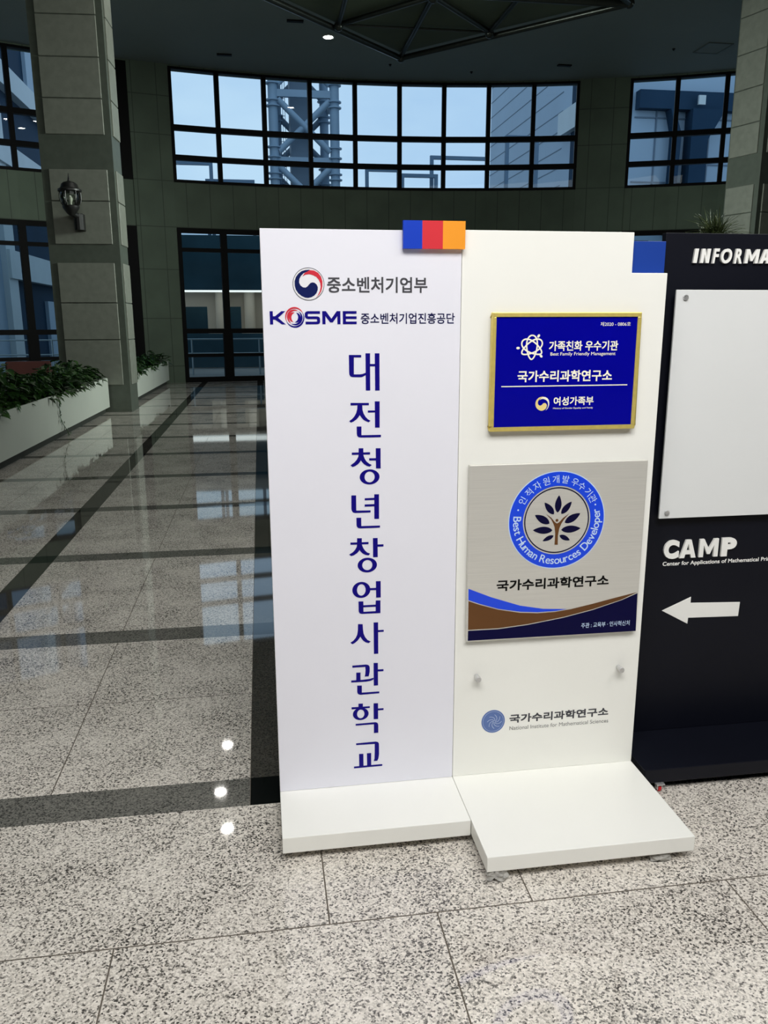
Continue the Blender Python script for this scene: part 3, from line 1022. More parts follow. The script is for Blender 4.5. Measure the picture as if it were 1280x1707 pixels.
tag(mb.build('institute_emblem', [LOGO_B, LOGO_L], RS), 'round blue emblem with pale spiral lines')
mb = MB()
line(mb, '국가수리과학연구소', 0.7466, 1.0804, 0.2500, 0.2804, YF, bold=0.026)
mb.build('institute_lettering', GREY_T, RS)
mb = MB()
line(mb, 'National Institute for Mathematical Sciences', 0.7477, 1.0822, 0.2256, 0.2390, YF)
mb.build('institute_subtitle', GREY_L, RS)

# ---- blue and gold plaque
BP = empty('plaque', (0.872, YP - 0.01, 1.193), 'blue plaque in a gold frame with cream lettering, upper one on the white notched sign', 'plaque')
mb = MB()
YB = 2.24
for x0, x1, z0, z1 in ((0.650, 1.094, 1.5155, 1.528), (0.650, 1.094, 1.192, 1.2045), (0.650, 0.662, 1.2045, 1.5155), (1.082, 1.094, 1.2045, 1.5155)):
    mb.box(x0, x1, YB, YP - 0.0003, z0, z1)
mb.build('gold_frame', GOLD, BP, bevel=0.0022)
mb = MB()
mb.box(0.6615, 1.0825, YB + 0.003, YP - 0.0004, 1.204, 1.516)
mb.build('blue_plate', PLQ_B, BP)
YF = YB + 0.0024
mb = MB()
line(mb, '제2020 - 0806호', 0.9702, 1.0618, 1.4891, 1.5007, YF)
mb.build('number_lettering', CREAM, BP)
mb = MB()
fc = (0.768, 1.431)
for k, ang in enumerate((90, 30, 150)):
    A = math.radians(ang)
    pts = []
    for i in range(37):
        t = 2 * PI * i / 36
        ex, ez = 0.0335 * math.cos(t), 0.0155 * math.sin(t) * (1 + 0.25 * math.cos(t))
        pts.append((fc[0] + ex * math.cos(A) - ez * math.sin(A), fc[1] + ex * math.sin(A) + ez * math.cos(A)))
    stroke(mb, pts, 0.0042, YF - 0.0001 * k)
for dx, dz, ang in ((0.7273, 1.4292, 0), (0.7866, 1.4626, 60), (0.7963, 1.4064, -40)):
    A = math.radians(ang)
    mb.prism_xz([(dx + 0.0052 * math.cos(t) * math.cos(A) - 0.0035 * math.sin(t) * math.sin(A), dz + 0.0052 * math.cos(t) * math.sin(A) + 0.0035 * math.sin(t) * math.cos(A))
                 for t in [2 * PI * i / 16 for i in range(16)]], YF, YF + 0.0004)
mb.build('flower_emblem', CREAM, BP)
mb = MB()
line(mb, '가족친화 우수기관', 0.8189, 1.0275, 1.4201, 1.4484, YF, bold=0.022)
line(mb, 'Best Family Friendly Management', 0.8239, 1.0209, 1.4045, 1.4165, YF, bold=0.004)
mb.build('award_lettering', CREAM, BP)
mb = MB()
line(mb, '국가수리과학연구소', 0.7285, 1.0146, 1.3329, 1.3657, YF, bold=0.024)
mb.box(0.6813, 1.0633, YF - 0.0002, YF + 0.0005, 1.3197, 1.3226)
mb.build('institute_lettering', CREAM, BP)
mb = MB()
ec, er = (0.806, 1.270), 0.0236
mb.prism_xz(swirl(NAVY_SWIRL, ec, er), YF - 0.0002, YF + 0.0005, 0)
mb.prism_xz(swirl(RED_SWIRL, ec, er), YF - 0.0004, YF + 0.0005, 1)
mb.build('ministry_emblem', [GOLDP, CREAM], BP)
mb = MB()
line(mb, '여성가족부', 0.840, 0.962, 1.2642, 1.2895, YF, bold=0.022)
line(mb, 'Ministry of Gender Equality and Family', 0.8391, 0.9612, 1.2528, 1.2585, YF, bold=0.01)
mb.build('ministry_lettering', CREAM, BP)

# ---- brushed steel plaque
SP = empty('plaque', (0.8715, YP - 0.01, 0.545), 'brushed steel plaque with a blue ring and tree emblem, on the white notched sign', 'plaque')
YS = 2.243
mb = MB()
mb.box(0.594, 1.147, YS, YP - 0.0003, 0.545, 1.095)
mb.build('steel_plate', STEEL, SP, bevel=0.002)
YF = YS - 0.0006
rc = (0.867, 0.919)
mb = MB()
mb.ring_xz(rc, (0.1515, 0.1515), (0.1490, 0.1490), YF, YF + 0.0004, 96, 1)
mb.ring_xz(rc, (0.1490, 0.1490), (0.1062, 0.1062), YF, YF + 0.0004, 96, 0)
mb.ring_xz(rc, (0.1020, 0.1020), (0.0985, 0.0985), YF, YF + 0.0004, 96, 2)
mb.build('blue_ring', [RING_B, SKYB, LEAFN], SP)


def ring_char(mb, ch, ang, rad, size, inward, bold=0.0):
    """one character on the ring; inward=True: its top points to the centre"""
    vs, fs = glyphs(ch, bold)
    ax, bx = min(v[0] for v in vs), max(v[0] for v in vs)
    A = math.radians(ang)
    ux, uz = (math.sin(A), -math.cos(A)) if not inward else (-math.sin(A), math.cos(A))
    vx, vz = (math.cos(A), math.sin(A)) if not inward else (-math.cos(A), -math.sin(A))
    cx_, cz_ = rc[0] + rad * math.cos(A), rc[1] + rad * math.sin(A)

    def fn(x, y):
        s, t = (x - (ax + bx) / 2) * size, y * size
        return (cx_ + s * ux + t * vx, YF - 0.0003, cz_ + s * uz + t * vz)
    put(mb, vs, fs, fn)


mb = MB()
for ch, ang in zip('인적자원개발우수기관', (149.5, 135.5, 121.5, 107.5, 94, 80, 66, 54.5, 41.5, 30)):
    ring_char(mb, ch, ang, 0.1165, 0.0270, False, 0.0)
txt = 'Best Human Resources Developer'
wid = []
for ch in txt:
    if ch == ' ': wid.append(0.33)
    else:
        vs, fs = glyphs(ch)
        wid.append(max(v[0] for v in vs) - min(v[0] for v in vs) + 0.10)
tot = sum(wid)
pos = 0
for ch, w in zip(txt, wid):
    ang = 172.5 + (374.5 - 172.5) * (pos + w / 2) / tot
    pos += w
    if ch != ' ': ring_char(mb, ch, ang, 0.1365, 0.0350, True, 0.006)
for ang in (163.5, 20.5):
    A = math.radians(ang)
    mb.disc_xz((rc[0] + 0.1275 * math.cos(A), rc[1] + 0.1275 * math.sin(A)), (0.0026, 0.0026), YF - 0.0003, YF, 14)
mb.build('ring_lettering', SKYB, SP)
LEAVES = [((868.1, 943.1), (870.8, 996.2), 10.2), ((856.9, 938.3), (826.4, 975.3), 9.3), ((880.2, 938.7), (911.0, 975.3), 9.3), ((844.4, 910.1), (797.8, 938.0), 11.0), ((892.3, 910.7), (940.2, 938.2), 11.0), ((854.7, 888.6), (793.1, 891.2), 11.0), ((882.2, 888.8), (943.6, 891.5), 11.0), ((859.0, 871.8), (825.1, 856.1), 6.8), ((878.2, 871.8), (911.2, 855.2), 7.3)]
TRUNK = [(863.5, 843.3), (864.0, 877.7), (860.9, 898.9), (856.4, 909.6), (849.1, 923.0), (832.5, 939.8), (848.9, 928.2), (860.1, 914.7), (867.8, 909.1), (874.9, 912.8), (886.2, 925.4), (904.7, 938.6), (889.6, 921.4), (881.7, 908.5), (875.8, 893.0), (872.8, 872.0), (873.5, 842.8)]
SW_BLUE = [(597.8, 716.7), (669.0, 685.9), (762.0, 653.4), (837.0, 638.6), (912.4, 633.3), (875.0, 629.3), (818.7, 628.8), (762.7, 633.5), (693.0, 647.0), (633.0, 666.9), (598.6, 680.5)]
SW_BROWN = [(598.7, 677.3), (633.1, 663.6), (693.1, 644.2), (762.8, 630.2), (818.9, 625.4), (875.1, 626.4), (926.7, 632.4), (997.1, 646.0), (1067.8, 661.2), (1141.4, 676.2), (1092.3, 655.0), (998.1, 628.3), (904.3, 608.4), (787.6, 591.6), (694.9, 584.0), (599.3, 584.3)]
SW_NAVY = [(599.4, 581.0), (695.0, 580.7), (787.7, 588.7), (904.4, 605.5), (998.3, 625.4), (1092.4, 652.6), (1143.1, 672.8), (1146.5, 546.5), (599.2, 548.7)]

for (bx_, bz_), (tx_, tz_), w_ in LEAVES:
    mb = MB()
    bx_, bz_, tx_, tz_, w_ = [q / 1000 for q in (bx_, bz_, tx_, tz_, w_)]
    dx, dz = tx_ - bx_, tz_ - bz_
    l = math.hypot(dx, dz)
    nx, nz = -dz / l, dx / l
    up, dn_ = [], []
    for i in range(13):
        t = i / 12
        k = w_ * (math.sin(PI * t ** 0.85) ** 0.8)
        up.append((bx_ + dx * t + nx * k, bz_ + dz * t + nz * k))
        dn_.append((bx_ + dx * t - nx * k, bz_ + dz * t - nz * k))
    mb.prism_xz(up + dn_[::-1][1:-1], YF, YF + 0.0004)
    mb.build('tree_leaf', LEAFN, SP)
mb = MB()
mb.prism_xz([(x / 1000, z / 1000) for x, z in TRUNK], YF - 0.0002, YF + 0.0004)
mb.disc_xz((0.8674, 0.9191), (0.0044, 0.0044), YF - 0.0002, YF + 0.0004, 20)
mb.build('tree_trunk', BROWN, SP)
mb = MB()
line(mb, '국가수리과학연구소', 0.6854, 1.0452, 0.7035, 0.7390, YF, bold=0.026)
mb.build('institute_lettering', INK, SP)
mb = MB()
mb.prism_xz([(x / 1000, z / 1000) for x, z in SW_BLUE], YF, YF + 0.0004, 0)
mb.prism_xz([(x / 1000, z / 1000) for x, z in SW_BROWN], YF, YF + 0.0004, 1)
mb.prism_xz([(x / 1000, z / 1000) for x, z in SW_NAVY], YF, YF + 0.0004, 2)
mb.build('swoosh_print', [RING_B, BROWN, NAVYP], SP)
mb = MB()
line(mb, '주관 : 교육부 · 인사혁신처', 0.9634, 1.1236, 0.5675, 0.5845, YF - 0.0004, bold=0.006)
mb.build('host_lettering', SKYB, SP)

# ================================================================== BLACK INFORMATION SIGN
BS = empty('sign_stand', (1.85, 2.35, 0), 'black information sign stand with white raised letters, an arrow and a white acrylic board', 'sign')
YK = 2.44
mb = MB()
mb.box(1.252, 2.45, YK, YK + 0.025, 0.0785, 1.768)
mb.build('panel', BLKSIGN, BS, bevel=0.0015)
mb = MB()
mb.box(1.190, 2.51, 2.194, YK + 0.06, 0.030, 0.078)
mb.build('base_board', BLKSIGN, BS, bevel=0.002)
caster(BS, 1.243, 2.196, 0.030, wheel=REDW)
tag(BS.children[-1], 'caster with a red wheel')
caster(BS, 2.45, 2.226, 0.030, wheel=REDW)
tag(BS.children[-1], 'caster with a red wheel')
caster(BS, 1.225, 2.46, 0.030)
caster(BS, 2.45, 2.46, 0.030)
mb = MB()
bxs = [(983, 1003), (1011, 1051), (1060, 1086), (1091, 1139), (1147, 1183), (1189, 1248), (1250, 1296), (1298, 1332), (1340, 1360), (1368, 1416), (1424, 1464)]
sc = 0.2228 / (1248 - 983)
for ch, (a, e) in zip('INFORMATION', bxs):
    if ch in 'INMA': block_letter(mb, ch, 1.3439 + (a - 983) * sc, 1.3439 + (e - 5 - 983) * sc, 1.679, 1.7215, YK - 0.008, 0.0105, 0.10)
    else: line(mb, ch, 1.3439 + (a - 983) * sc, 1.3439 + (e - 5 - 983) * sc, 1.678, 1.7225, YK - 0.008, bold=0.03, shear=0.10, raised=0.0078)
mb.build('heading_letters', LETTERW, BS)
mb = MB()
sc = 0.2647 / (955 - 133)
for ch, (a, e) in zip('CAMP', ((133, 303), (314, 497), (532, 746), (784, 955))):
    if ch in 'AM': block_letter(mb, ch, 1.3239 + (a - 133) * sc, 1.3239 + (e - 133) * sc, 0.7195, 0.7830, YK - 0.008, 0.0155)
    else: line(mb, ch, 1.3239 + (a - 133) * sc, 1.3239 + (e - 133) * sc, 0.7185, 0.7840, YK - 0.008, bold=0.06, raised=0.0078)
mb.build('centre_letters', LETTERW, BS)
mb = MB()
vsa, _ = glyphs('Center for Applications of Mathematical', 0.018)
vsb, _ = glyphs('Center for Applications of Mathematical Principles', 0.018)
wa = max(v[0] for v in vsa) - min(v[0] for v in vsa)
wb_ = max(v[0] for v in vsb) - min(v[0] for v in vsb)
line(mb, 'Center for Applications of Mathematical Principles', 1.3269, 1.3269 + 0.3549 * wb_ / wa, 0.6885, 0.7070, YK - 0.0006, bold=0.018)
mb.build('centre_subtitle', LETTERW, BS)
mb = MB()
mb.prism_xz([(1.337, 0.532), (1.441, 0.5765), (1.441, 0.5545), (1.627, 0.547), (1.625, 0.495), (1.437, 0.5), (1.436, 0.478)], YK - 0.002, YK - 0.0002)
tag(mb.build('arrow', LETTERW, BS, bevel=0.0004, seg=1), 'white arrow pointing left')
mb = MB()
mb.box(1.287, 2.41, YK - 0.026, YK - 0.018, 0.8655, 1.5975)
ab = mb.build('acrylic_board', ACRYL, BS, bevel=0.0012)
tag(ab, 'white acrylic board')
for bx_, bz_ in ((1.3185, 1.5745), (1.3125, 0.8855), (2.38, 1.5745), (2.38, 0.8855)):
    standoff(ab, bx_, YK, bz_, 0.0088, 0.032)


# ================================================================== WALL LANTERN ON THE LEFT COLUMN
LN = empty('wall_lantern', (-2.87, 14.60, 3.0), 'black iron lantern with a glass globe, fixed to the left granite column', 'lamp')
lx, ly = -2.905, 14.27
mb = MB()
mb.tube((-2.83, 14.42, 2.99), (-2.83, 14.42, 3.24), 0.075, 12)
mb.box(-2.90, -2.76, 14.42, 14.61, 2.99, 3.25)
mb.tube((-2.83, 14.42, 3.20), (lx, ly, 3.24), 0.05, 10)
mb.build('wall_bracket', IRON, LN, bevel=0.004, seg=1)
mb = MB()
mb.lathe((lx, ly, 3.20), [(0.035, 0), (0.07, 0.03), (0.10, 0.07), (0.125, 0.11), (0.13, 0.14), (0.11, 0.15)], 24)
mb.build('lantern_cup', IRON, LN, smooth=True)
mb = MB()
n = 24
prof = [(0.105, 0.145), (0.14, 0.19), (0.155, 0.25), (0.155, 0.31), (0.148, 0.36)]
mb.lathe((lx, ly, 3.20), prof, n)
mb.f, mb.m = mb.f[:-2], mb.m[:-2]
mb.build('glass_globe', LAMPGL, LN, smooth=True)
for k in range(6):
    t = 2 * PI * (k + 0.25) / 6
    mb = MB()
    mb.path([(lx + (r + 0.006) * math.cos(t), ly + (r + 0.006) * math.sin(t), 3.20 + h_) for r, h_ in prof], 0.010, 6)
    mb.build('globe_rib', IRON, LN)
mb = MB()
mb.lathe((lx, ly, 3.20), [(0.17, 0.355), (0.185, 0.365), (0.185, 0.39), (0.15, 0.41), (0.135, 0.43), (0.125, 0.47), (0.09, 0.50), (0.03, 0.515), (0.02, 0.53)], 12)
mb.build('lantern_cap', IRON, LN, smooth=True)
mb = MB()
mb.lathe((lx, ly, 3.20), [(0.022, 0.52), (0.016, 0.55), (0.010, 0.60), (0.003, 0.64)], 10)
mb.build('finial', IRON, LN, smooth=True)
mb = MB()
mb.lathe((lx, ly, 3.20), [(0.02, 0.14), (0.022, 0.2), (0.035, 0.235), (0.035, 0.265), (0.015, 0.30)], 14)
tag(mb.build('bulb', CANDLE, LN, smooth=True), 'white unlit bulb')


# ================================================================== PLANTERS AND THEIR PLANTS
def planter(y0, y1, xa, slope, ztop, label, seams=()):
    """long box whose panel face runs from y0 to y1 at x = xa + slope*(y - y0)"""
    fx = lambda y: xa + slope * (y - y0)
    W = 0.62
    t = empty('planter', (fx((y0 + y1) / 2) - W / 2, (y0 + y1) / 2, 0), label, 'planter', None)
    zb_ = 0.10
    ys = [y0] + list(seams) + [y1]
    for a, b in zip(ys[:-1], ys[1:]):
        g = 0.006
        mb = MB()
        mb.hexa([(fx(a) - 0.02, a + g, zb_), (fx(a), a + g, zb_), (fx(b), b - g, zb_), (fx(b) - 0.02, b - g, zb_),
                 (fx(a) - 0.02, a + g, ztop), (fx(a), a + g, ztop), (fx(b), b - g, ztop), (fx(b) - 0.02, b - g, ztop)])
        mb.build('front_panel', PLANT_BOX, t)
    mb = MB()
    mb.hexa([(fx(y0) - W, y0, zb_), (fx(y0) - W + 0.02, y0, zb_), (fx(y1) - W + 0.02, y1, zb_), (fx(y1) - W, y1, zb_),
             (fx(y0) - W, y0, ztop), (fx(y0) - W + 0.02, y0, ztop), (fx(y1) - W + 0.02, y1, ztop), (fx(y1) - W, y1, ztop)])
    mb.box(fx(y0) - W, fx(y0) - 0.021, y0, y0 + 0.02, zb_, ztop)
    mb.box(fx(y1) - W + 0.02, fx(y1) - 0.021, y1 - 0.02, y1, zb_, ztop)
    mb.build('side_panels', PLANT_BOX, t)
    mb = MB()
    mb.hexa([(fx(y0) - W + 0.06, y0 + 0.03, 0), (fx(y0) - 0.07, y0 + 0.03, 0), (fx(y1) - 0.07, y1 - 0.03, 0), (fx(y1) - W + 0.06, y1 - 0.03, 0),
             (fx(y0) - W + 0.06, y0 + 0.03, zb_ + 0.02), (fx(y0) - 0.07, y0 + 0.03, zb_ + 0.02), (fx(y1) - 0.07, y1 - 0.03, zb_ + 0.02), (fx(y1) - W + 0.06, y1 - 0.03, zb_ + 0.02)])
    mb.build('plinth', PLINTH, t)
    mb = MB()
    mb.hexa([(fx(y0) - W + 0.021, y0 + 0.021, zb_ + 0.021), (fx(y0) - 0.021, y0 + 0.021, zb_ + 0.021), (fx(y1) - 0.021, y1 - 0.021, zb_ + 0.021), (fx(y1) - W + 0.021, y1 - 0.021, zb_ + 0.021),
             (fx(y0) - W + 0.021, y0 + 0.021, ztop - 0.06), (fx(y0) - 0.021, y0 + 0.021, ztop - 0.06), (fx(y1) - 0.021, y1 - 0.021, ztop - 0.06), (fx(y1) - W + 0.021, y1 - 0.021, ztop - 0.06)])
    mb.build('soil', SOIL, t)
    return fx


def leaf(mb, p, d, up, l, w, mi=0):
    """folded heart-shaped leaf from p along d"""
    d = d.normalized()
    s = d.cross(up)
    if s.length < 1e-4: s = Vector((1, 0, 0))
    s.normalize()
    nrm = s.cross(d).normalized()
    fold = 0.18 * w
    tip = p + d * l - nrm * 0.12 * l
    m1, m2 = p + d * l * 0.33, p + d * l * 0.7 - nrm * 0.03 * l
    for sg in (1, -1):
        a = p + d * (l * 0.06) + s * sg * w * 0.30 + nrm * fold
        b = p + d * (l * 0.30) + s * sg * w * 0.5 + nrm * fold
        c = p + d * (l * 0.65) + s * sg * w * 0.33 + nrm * fold * 0.6
        f = [[p, m1, b, a], [m1, m2, c, b], [m2, tip, c]]
        for q in f: mb.face(q if sg == 1 else q[::-1], mi)


def pothos(fx, y0, y1, ztop, height, count, label, seed, vine_y=None):
    rnd = random.Random(seed)
    t = empty('pothos', (fx((y0 + y1) / 2) - 0.3, (y0 + y1) / 2, ztop - 0.06), label, 'plant')
    mb = MB()
    st = MB()
    clumps = [(rnd.uniform(y0 + 0.1, y1 - 0.15), rnd.uniform(0.10, 0.52), rnd.uniform(0.65, 1.1)) for _ in range(int((y1 - y0) * 6))]
    for cy_, cd, ch in clumps:
        base = Vector((fx(cy_) - cd, cy_, ztop - 0.06))
        hh = height(cy_) * ch
        for _ in range(3):
            top = base + Vector((rnd.uniform(-.15, .15), rnd.uniform(-.18, .18), hh * rnd.uniform(.5, .95)))
            st.tube(base, top, 0.006, 5)
        for _ in range(count):
            th, rr = rnd.uniform(0, 2 * PI), rnd.uniform(0.02, 0.27)
            z = rnd.uniform(0.10, 1.0)
            p = base + Vector((rr * math.cos(th), rr * 1.2 * math.sin(th), hh * z * (1 - 0.5 * (rr / 0.27) ** 2)))
            p.y = min(p.y, y1 + 0.02)
            d = Vector((math.cos(th), math.sin(th), rnd.uniform(-0.7, 0.35)))
            leaf(mb, p, d, Vector((0, 0, 1)), rnd.uniform(0.09, 0.15), rnd.uniform(0.07, 0.11))
    for _ in range(int((y1 - y0) * 2.0)):                       # leaves over the rim
        y = rnd.uniform(y0, y1)
        p = Vector((fx(y) - 0.02, y, ztop + rnd.uniform(0.0, 0.03)))
        leaf(mb, p, Vector((0.5, rnd.uniform(-.5, .5), -0.55)), Vector((1, 0, 0.3)), rnd.uniform(.07, .11), .06)
    mb.build('foliage', LEAF, t)
    tag(st.build('stems', LEAF, t), kind='stuff')
    if vine_y:
        v = MB()
        x0 = fx(vine_y) + 0.02
        pts = [(x0 - 0.03, vine_y - 0.02, ztop + 0.02), (x0, vine_y, ztop - 0.04), (x0, vine_y - 0.01, 0.42), (x0, vine_y - 0.02, 0.30), (x0 + 0.005, vine_y + 0.10, 0.19), (x0 + 0.02, vine_y + 0.22, 0.09), (x0 + 0.03, vine_y + 0.30, 0.02)]
        v.path(pts, 0.0045, 6)
        for i, (px_, py_, pz_) in enumerate(pts[1:]):
            for s in (-1, 1):
                leaf(v, Vector((px_ + 0.004, py_, pz_ + 0.03 * s)), Vector((0.15, s * 1.0 + 0.5, -0.6)), Vector((1, 0, 0)), 0.10 if i == 0 else 0.06, 0.06 if i == 0 else 0.035)
        v.build('trailing_vine', LEAF, t)


fx1 = planter(6.2, 14.50, -2.745, 0.018, 0.598, 'long white planter in the foreground on the left, ending at the granite column')
pothos(fx1, 6.2, 14.40, 0.598, lambda y: 0.52 - 0.030 * (y - 9), 60, 'dense dark green pothos filling the long planter before the granite column', 11, vine_y=11.15)
fx2 = planter(15.25, 21.3, -2.398, 0.0163, 0.57, 'shorter white planter behind the granite column, near the glass doors', seams=(18.6,))
pothos(fx2, 15.65, 21.2, 0.57, lambda y: 0.32, 45, 'dark green pothos filling the planter behind the granite column', 12)


# ================================================================== SEATS BEHIND THE PLANTER
def armchair(x, y, w, zt, label, body, back, rot=0.0):
    t = empty('armchair', (x, y, 0), label, 'armchair')
    c, s = math.cos(rot), math.sin(rot)

    def part(name, m, *bx):
        mb = MB()
        for x0, x1, y0, y1, z0, z1 in bx: mb.box(x0, x1, y0, y1, z0, z1)
        mb.v = [(x + a * c - b * s, y + a * s + b * c, z) for a, b, z in mb.v]
        return mb.build(name, m, t, bevel=0.03)
    part('seat', body, (-w / 2 + 0.12, w / 2 - 0.12, -0.36, 0.22, 0.14, 0.44))
    part('backrest', back, (-w / 2 + 0.02, w / 2 - 0.02, 0.22, 0.40, 0.14, zt))
    part('armrest', body, (-w / 2, -w / 2 + 0.13, -0.38, 0.22, 0.10, 0.62))
    part('armrest', body, (w / 2 - 0.13, w / 2, -0.38, 0.22, 0.10, 0.62))
    for a in (-w / 2 + 0.07, w / 2 - 0.07):
        for b in (-0.32, 0.33):
            mb = MB()
            mb.tube((x + a * c - b * s, y + a * s + b * c, 0), (x + a * c - b * s, y + a * s + b * c, 0.16), 0.02, 8)
            mb.build('leg', IRON, t)


armchair(-4.75, 17.9, 0.9, 0.76, 'dark red armchair behind the long planter near the column', SOFA_R, SOFA_R, PI + 0.2)
armchair(-5.85, 17.4, 0.95, 0.88, 'black armchair behind the long planter at the left edge', SOFA_B, SOFA_B, PI)

# ================================================================== PALM BEHIND THE BLACK SIGN
PT = empty('potted_palm', (7.65, 13.4, 0), 'spiky potted palm whose crown shows above the black information sign', 'plant')
mb = MB()
mb.lathe((7.65, 13.4, 0), [(0.18, 0), (0.22, 0.02), (0.29, 0.48), (0.31, 0.52), (0.29, 0.54), (0.26, 0.50)], 24)
mb.build('pot', POTM, PT, smooth=True)
mb = MB()
rnd = random.Random(4)
prev = Vector((7.65, 13.4, 0.48))
for k in range(14):
    nx_ = prev + Vector((rnd.uniform(-.01, .015), rnd.uniform(-.01, .01), 0.175))
    mb.tube(prev, nx_, 0.055 - 0.001 * k, 10, r2=0.062 - 0.001 * k)
    prev = nx_
mb.build('trunk', TRUNKM, PT)
mb = MB()
for k in range(260):
    th = rnd.uniform(0, 2 * PI)
    el = rnd.uniform(-0.25, 1.35)
    d = Vector((math.cos(th) * math.cos(el), math.sin(th) * math.cos(el), math.sin(el)))
    L_ = rnd.uniform(0.36, 0.56)
    p = prev + Vector((0.02, 0, 0)) + d * 0.03 + Vector((rnd.uniform(-.1, .14), 0, rnd.uniform(-.22, .08)))
    s = d.cross(Vector((0, 0, 1))).normalized() if abs(d.z) < 0.98 else Vector((1, 0, 0))
    q = p
    for i in range(4):
        t0, t1 = i / 4, (i + 1) / 4
        a = p + d * L_ * t0 - Vector((0, 0, 0.12 * t0 ** 2))
        b = p + d * L_ * t1 - Vector((0, 0, 0.12 * t1 ** 2))
        w0, w1 = 0.014 * (1 - t0 * 0.9), 0.014 * (1 - t1 * 0.9)
        up_ = s.cross(d).normalized() * 0.004
        mb.face([a - s * w0, a + up_, b + up_, b - s * w1])
        mb.face([a + up_, a + s * w0, b + s * w1, b + up_])
mb.build('fronds', PALM, PT)

# ================================================================== CEILING: LAMPS, SMALL FITTINGS, SPACE FRAME
def downlight(x, y, label, first=[None]):
    if first[0] is None:
        t = empty('downlight', (x, y, ZC), label, 'lamp', 'ceiling downlights')
        mb = MB()
        mb.lathe((x, y, ZC), [(0.145, 0.0), (0.145, -0.012), (0.12, -0.018), (0.105, -0.014), (0.105, 0.0)], 28)
        mb.f, mb.m = mb.f[:-2], mb.m[:-2]
        mb.build('lamp_ring', TRIMW, t, smooth=True)
        mb = MB()
        mb.lathe((x, y, ZC), [(0.103, -0.004), (0.07, -0.010), (0.02, -0.012)], 24)
        tag(mb.build('lamp_lens', LENS, t), 'glowing lens')
        first[0] = t
        return t
    r = first[0].copy()
    COL.objects.link(r)
    r.location = (x, y, ZC)
    r['label'] = label
    for ch in first[0].children:
        c = ch.copy()
        COL.objects.link(c)
        c.parent = r
    return r


downlight(1.734, 19.30, 'glowing round downlight in the dark ceiling left of the hanging space frame')
downlight(-1.02, 16.38, 'downlight above the hall, farthest of the three mirrored in the floor')
downlight(-1.09, 14.55, 'downlight above the hall, middle one of the three mirrored in the floor')
downlight(-0.91, 13.33, 'downlight above the hall, nearest of the three mirrored in the floor')


def small(name, label, cat, group, x, y, kind):
    mb = MB()
    if kind == 'slot':
        mb.box(x - 0.17, x + 0.17, y - 0.05, y + 0.05, ZC - 0.03, ZC)
    else:
        mb.lathe((x, y, ZC), [(0.035, 0), (0.035, -0.012), (0.018, -0.018), (0.012, -0.035), (0.022, -0.04)], 14)
    return tag(centred(mb.build(name, BLACKF)), label, cat, group)


small('ceiling_vent', 'small black slot vent in the ceiling left of the glowing downlight', 'vent', 'slot vents in the ceiling', 0.98, 18.43, 'slot')
small('ceiling_vent', 'small black slot vent in the ceiling above the left end of the upper windows', 'vent', 'slot vents in the ceiling', -0.545, 20.80, 'slot')
small('ceiling_vent', 'small black slot vent in the ceiling near the right end of the middle upper windows', 'vent', 'slot vents in the ceiling', 7.55, 20.45, 'slot')
small('sprinkler', 'small black sprinkler head in the ceiling above the right upper windows', 'sprinkler', 'sprinklers in the ceiling', 9.59, 18.98, 'dot')
small('sprinkler', 'small black sprinkler head in the ceiling above the middle pane of the upper windows', 'sprinkler', 'sprinklers in the ceiling', 5.46, 21.30, 'dot')
small('sprinkler', 'small black sprinkler head in the ceiling just below the tip of the space frame', 'sprinkler', 'sprinklers in the ceiling', 3.37, 21.00, 'dot')
small('sprinkler', 'small black sprinkler head in the ceiling left of the tall column', 'sprinkler', 'sprinklers in the ceiling', -4.4, 17.0, 'dot')
HT = empty('ceiling_hatch', (10.45, 18.8, ZC), 'square access hatch in the dark ceiling near the right column', 'hatch')
mb = MB()
for x0, x1, y0, y1 in ((10.15, 10.75, 18.45, 18.48), (10.15, 10.75, 19.12, 19.15), (10.15, 10.18, 18.48, 19.12), (10.72, 10.75, 18.48, 19.12)):
    mb.box(x0, x1, y0, y1, ZC - 0.018, ZC)
mb.build('hatch_frame', COLD, HT)
mb = MB()
mb.box(10.185, 10.715, 18.485, 19.115, ZC - 0.012, ZC)
mb.build('hatch_cover', HATCHM, HT)

zf = 6.90
SFm = empty('space_frame', (3.16, 14.8, zf), 'dark tubular space frame hanging below the ceiling at the top of the photo', 'canopy')
A_, TR_, TL_, B_ = (3.16, 18.28), (6.60, 14.80), (-0.28, 14.80), (3.16, 11.3)
D_, E_, F_ = (1.69, 16.62), (4.60, 16.60), (3.16, 15.05)
mb = MB()
for a, b in ((A_, TR_), (A_, TL_), (TR_, B_), (TL_, B_)):
    mb.tube((*a, zf), (*b, zf), 0.055, 12)
mb.build('edge_tube', TRUSSM, SFm, smooth=True)
mb = MB()
mb.tube((*TL_, zf), (*TR_, zf), 0.07, 12)
mb.build('cross_tube', TRUSSM, SFm, smooth=True)
mb = MB()
zi = zf + 0.03
for a, b, r in ((A_, F_, .045), (D_, F_, .045), (E_, F_, .045), (D_, (1.69, 14.8), .045), (E_, (4.63, 14.8), .045), (D_, E_, .02)):
    mb.tube((*a, zi), (*b, zi), r, 10)
for s in (1, -1):
    for a in ((1.69, 13.0), (4.60, 13.0)):
        mb.tube((*a, zi), (3.16, 14.8, zi), 0.045, 10)
mb.build('inner_tube', TRUSSM, SFm, smooth=True)
for q in (A_, TR_, TL_, B_, D_, E_, F_):
    mb = MB()
    mb.lathe((*q, zf + 0.0), [(0.03, -0.08), (0.075, -0.05), (0.09, 0), (0.075, 0.05), (0.03, 0.08)], 14)
    mb.build('joint_node', TRUSSM, SFm, smooth=True)
mb = MB()
ins = lambda q: (3.16 + (q[0] - 3.16) * 0.985, 14.8 + (q[1] - 14.8) * 0.985)
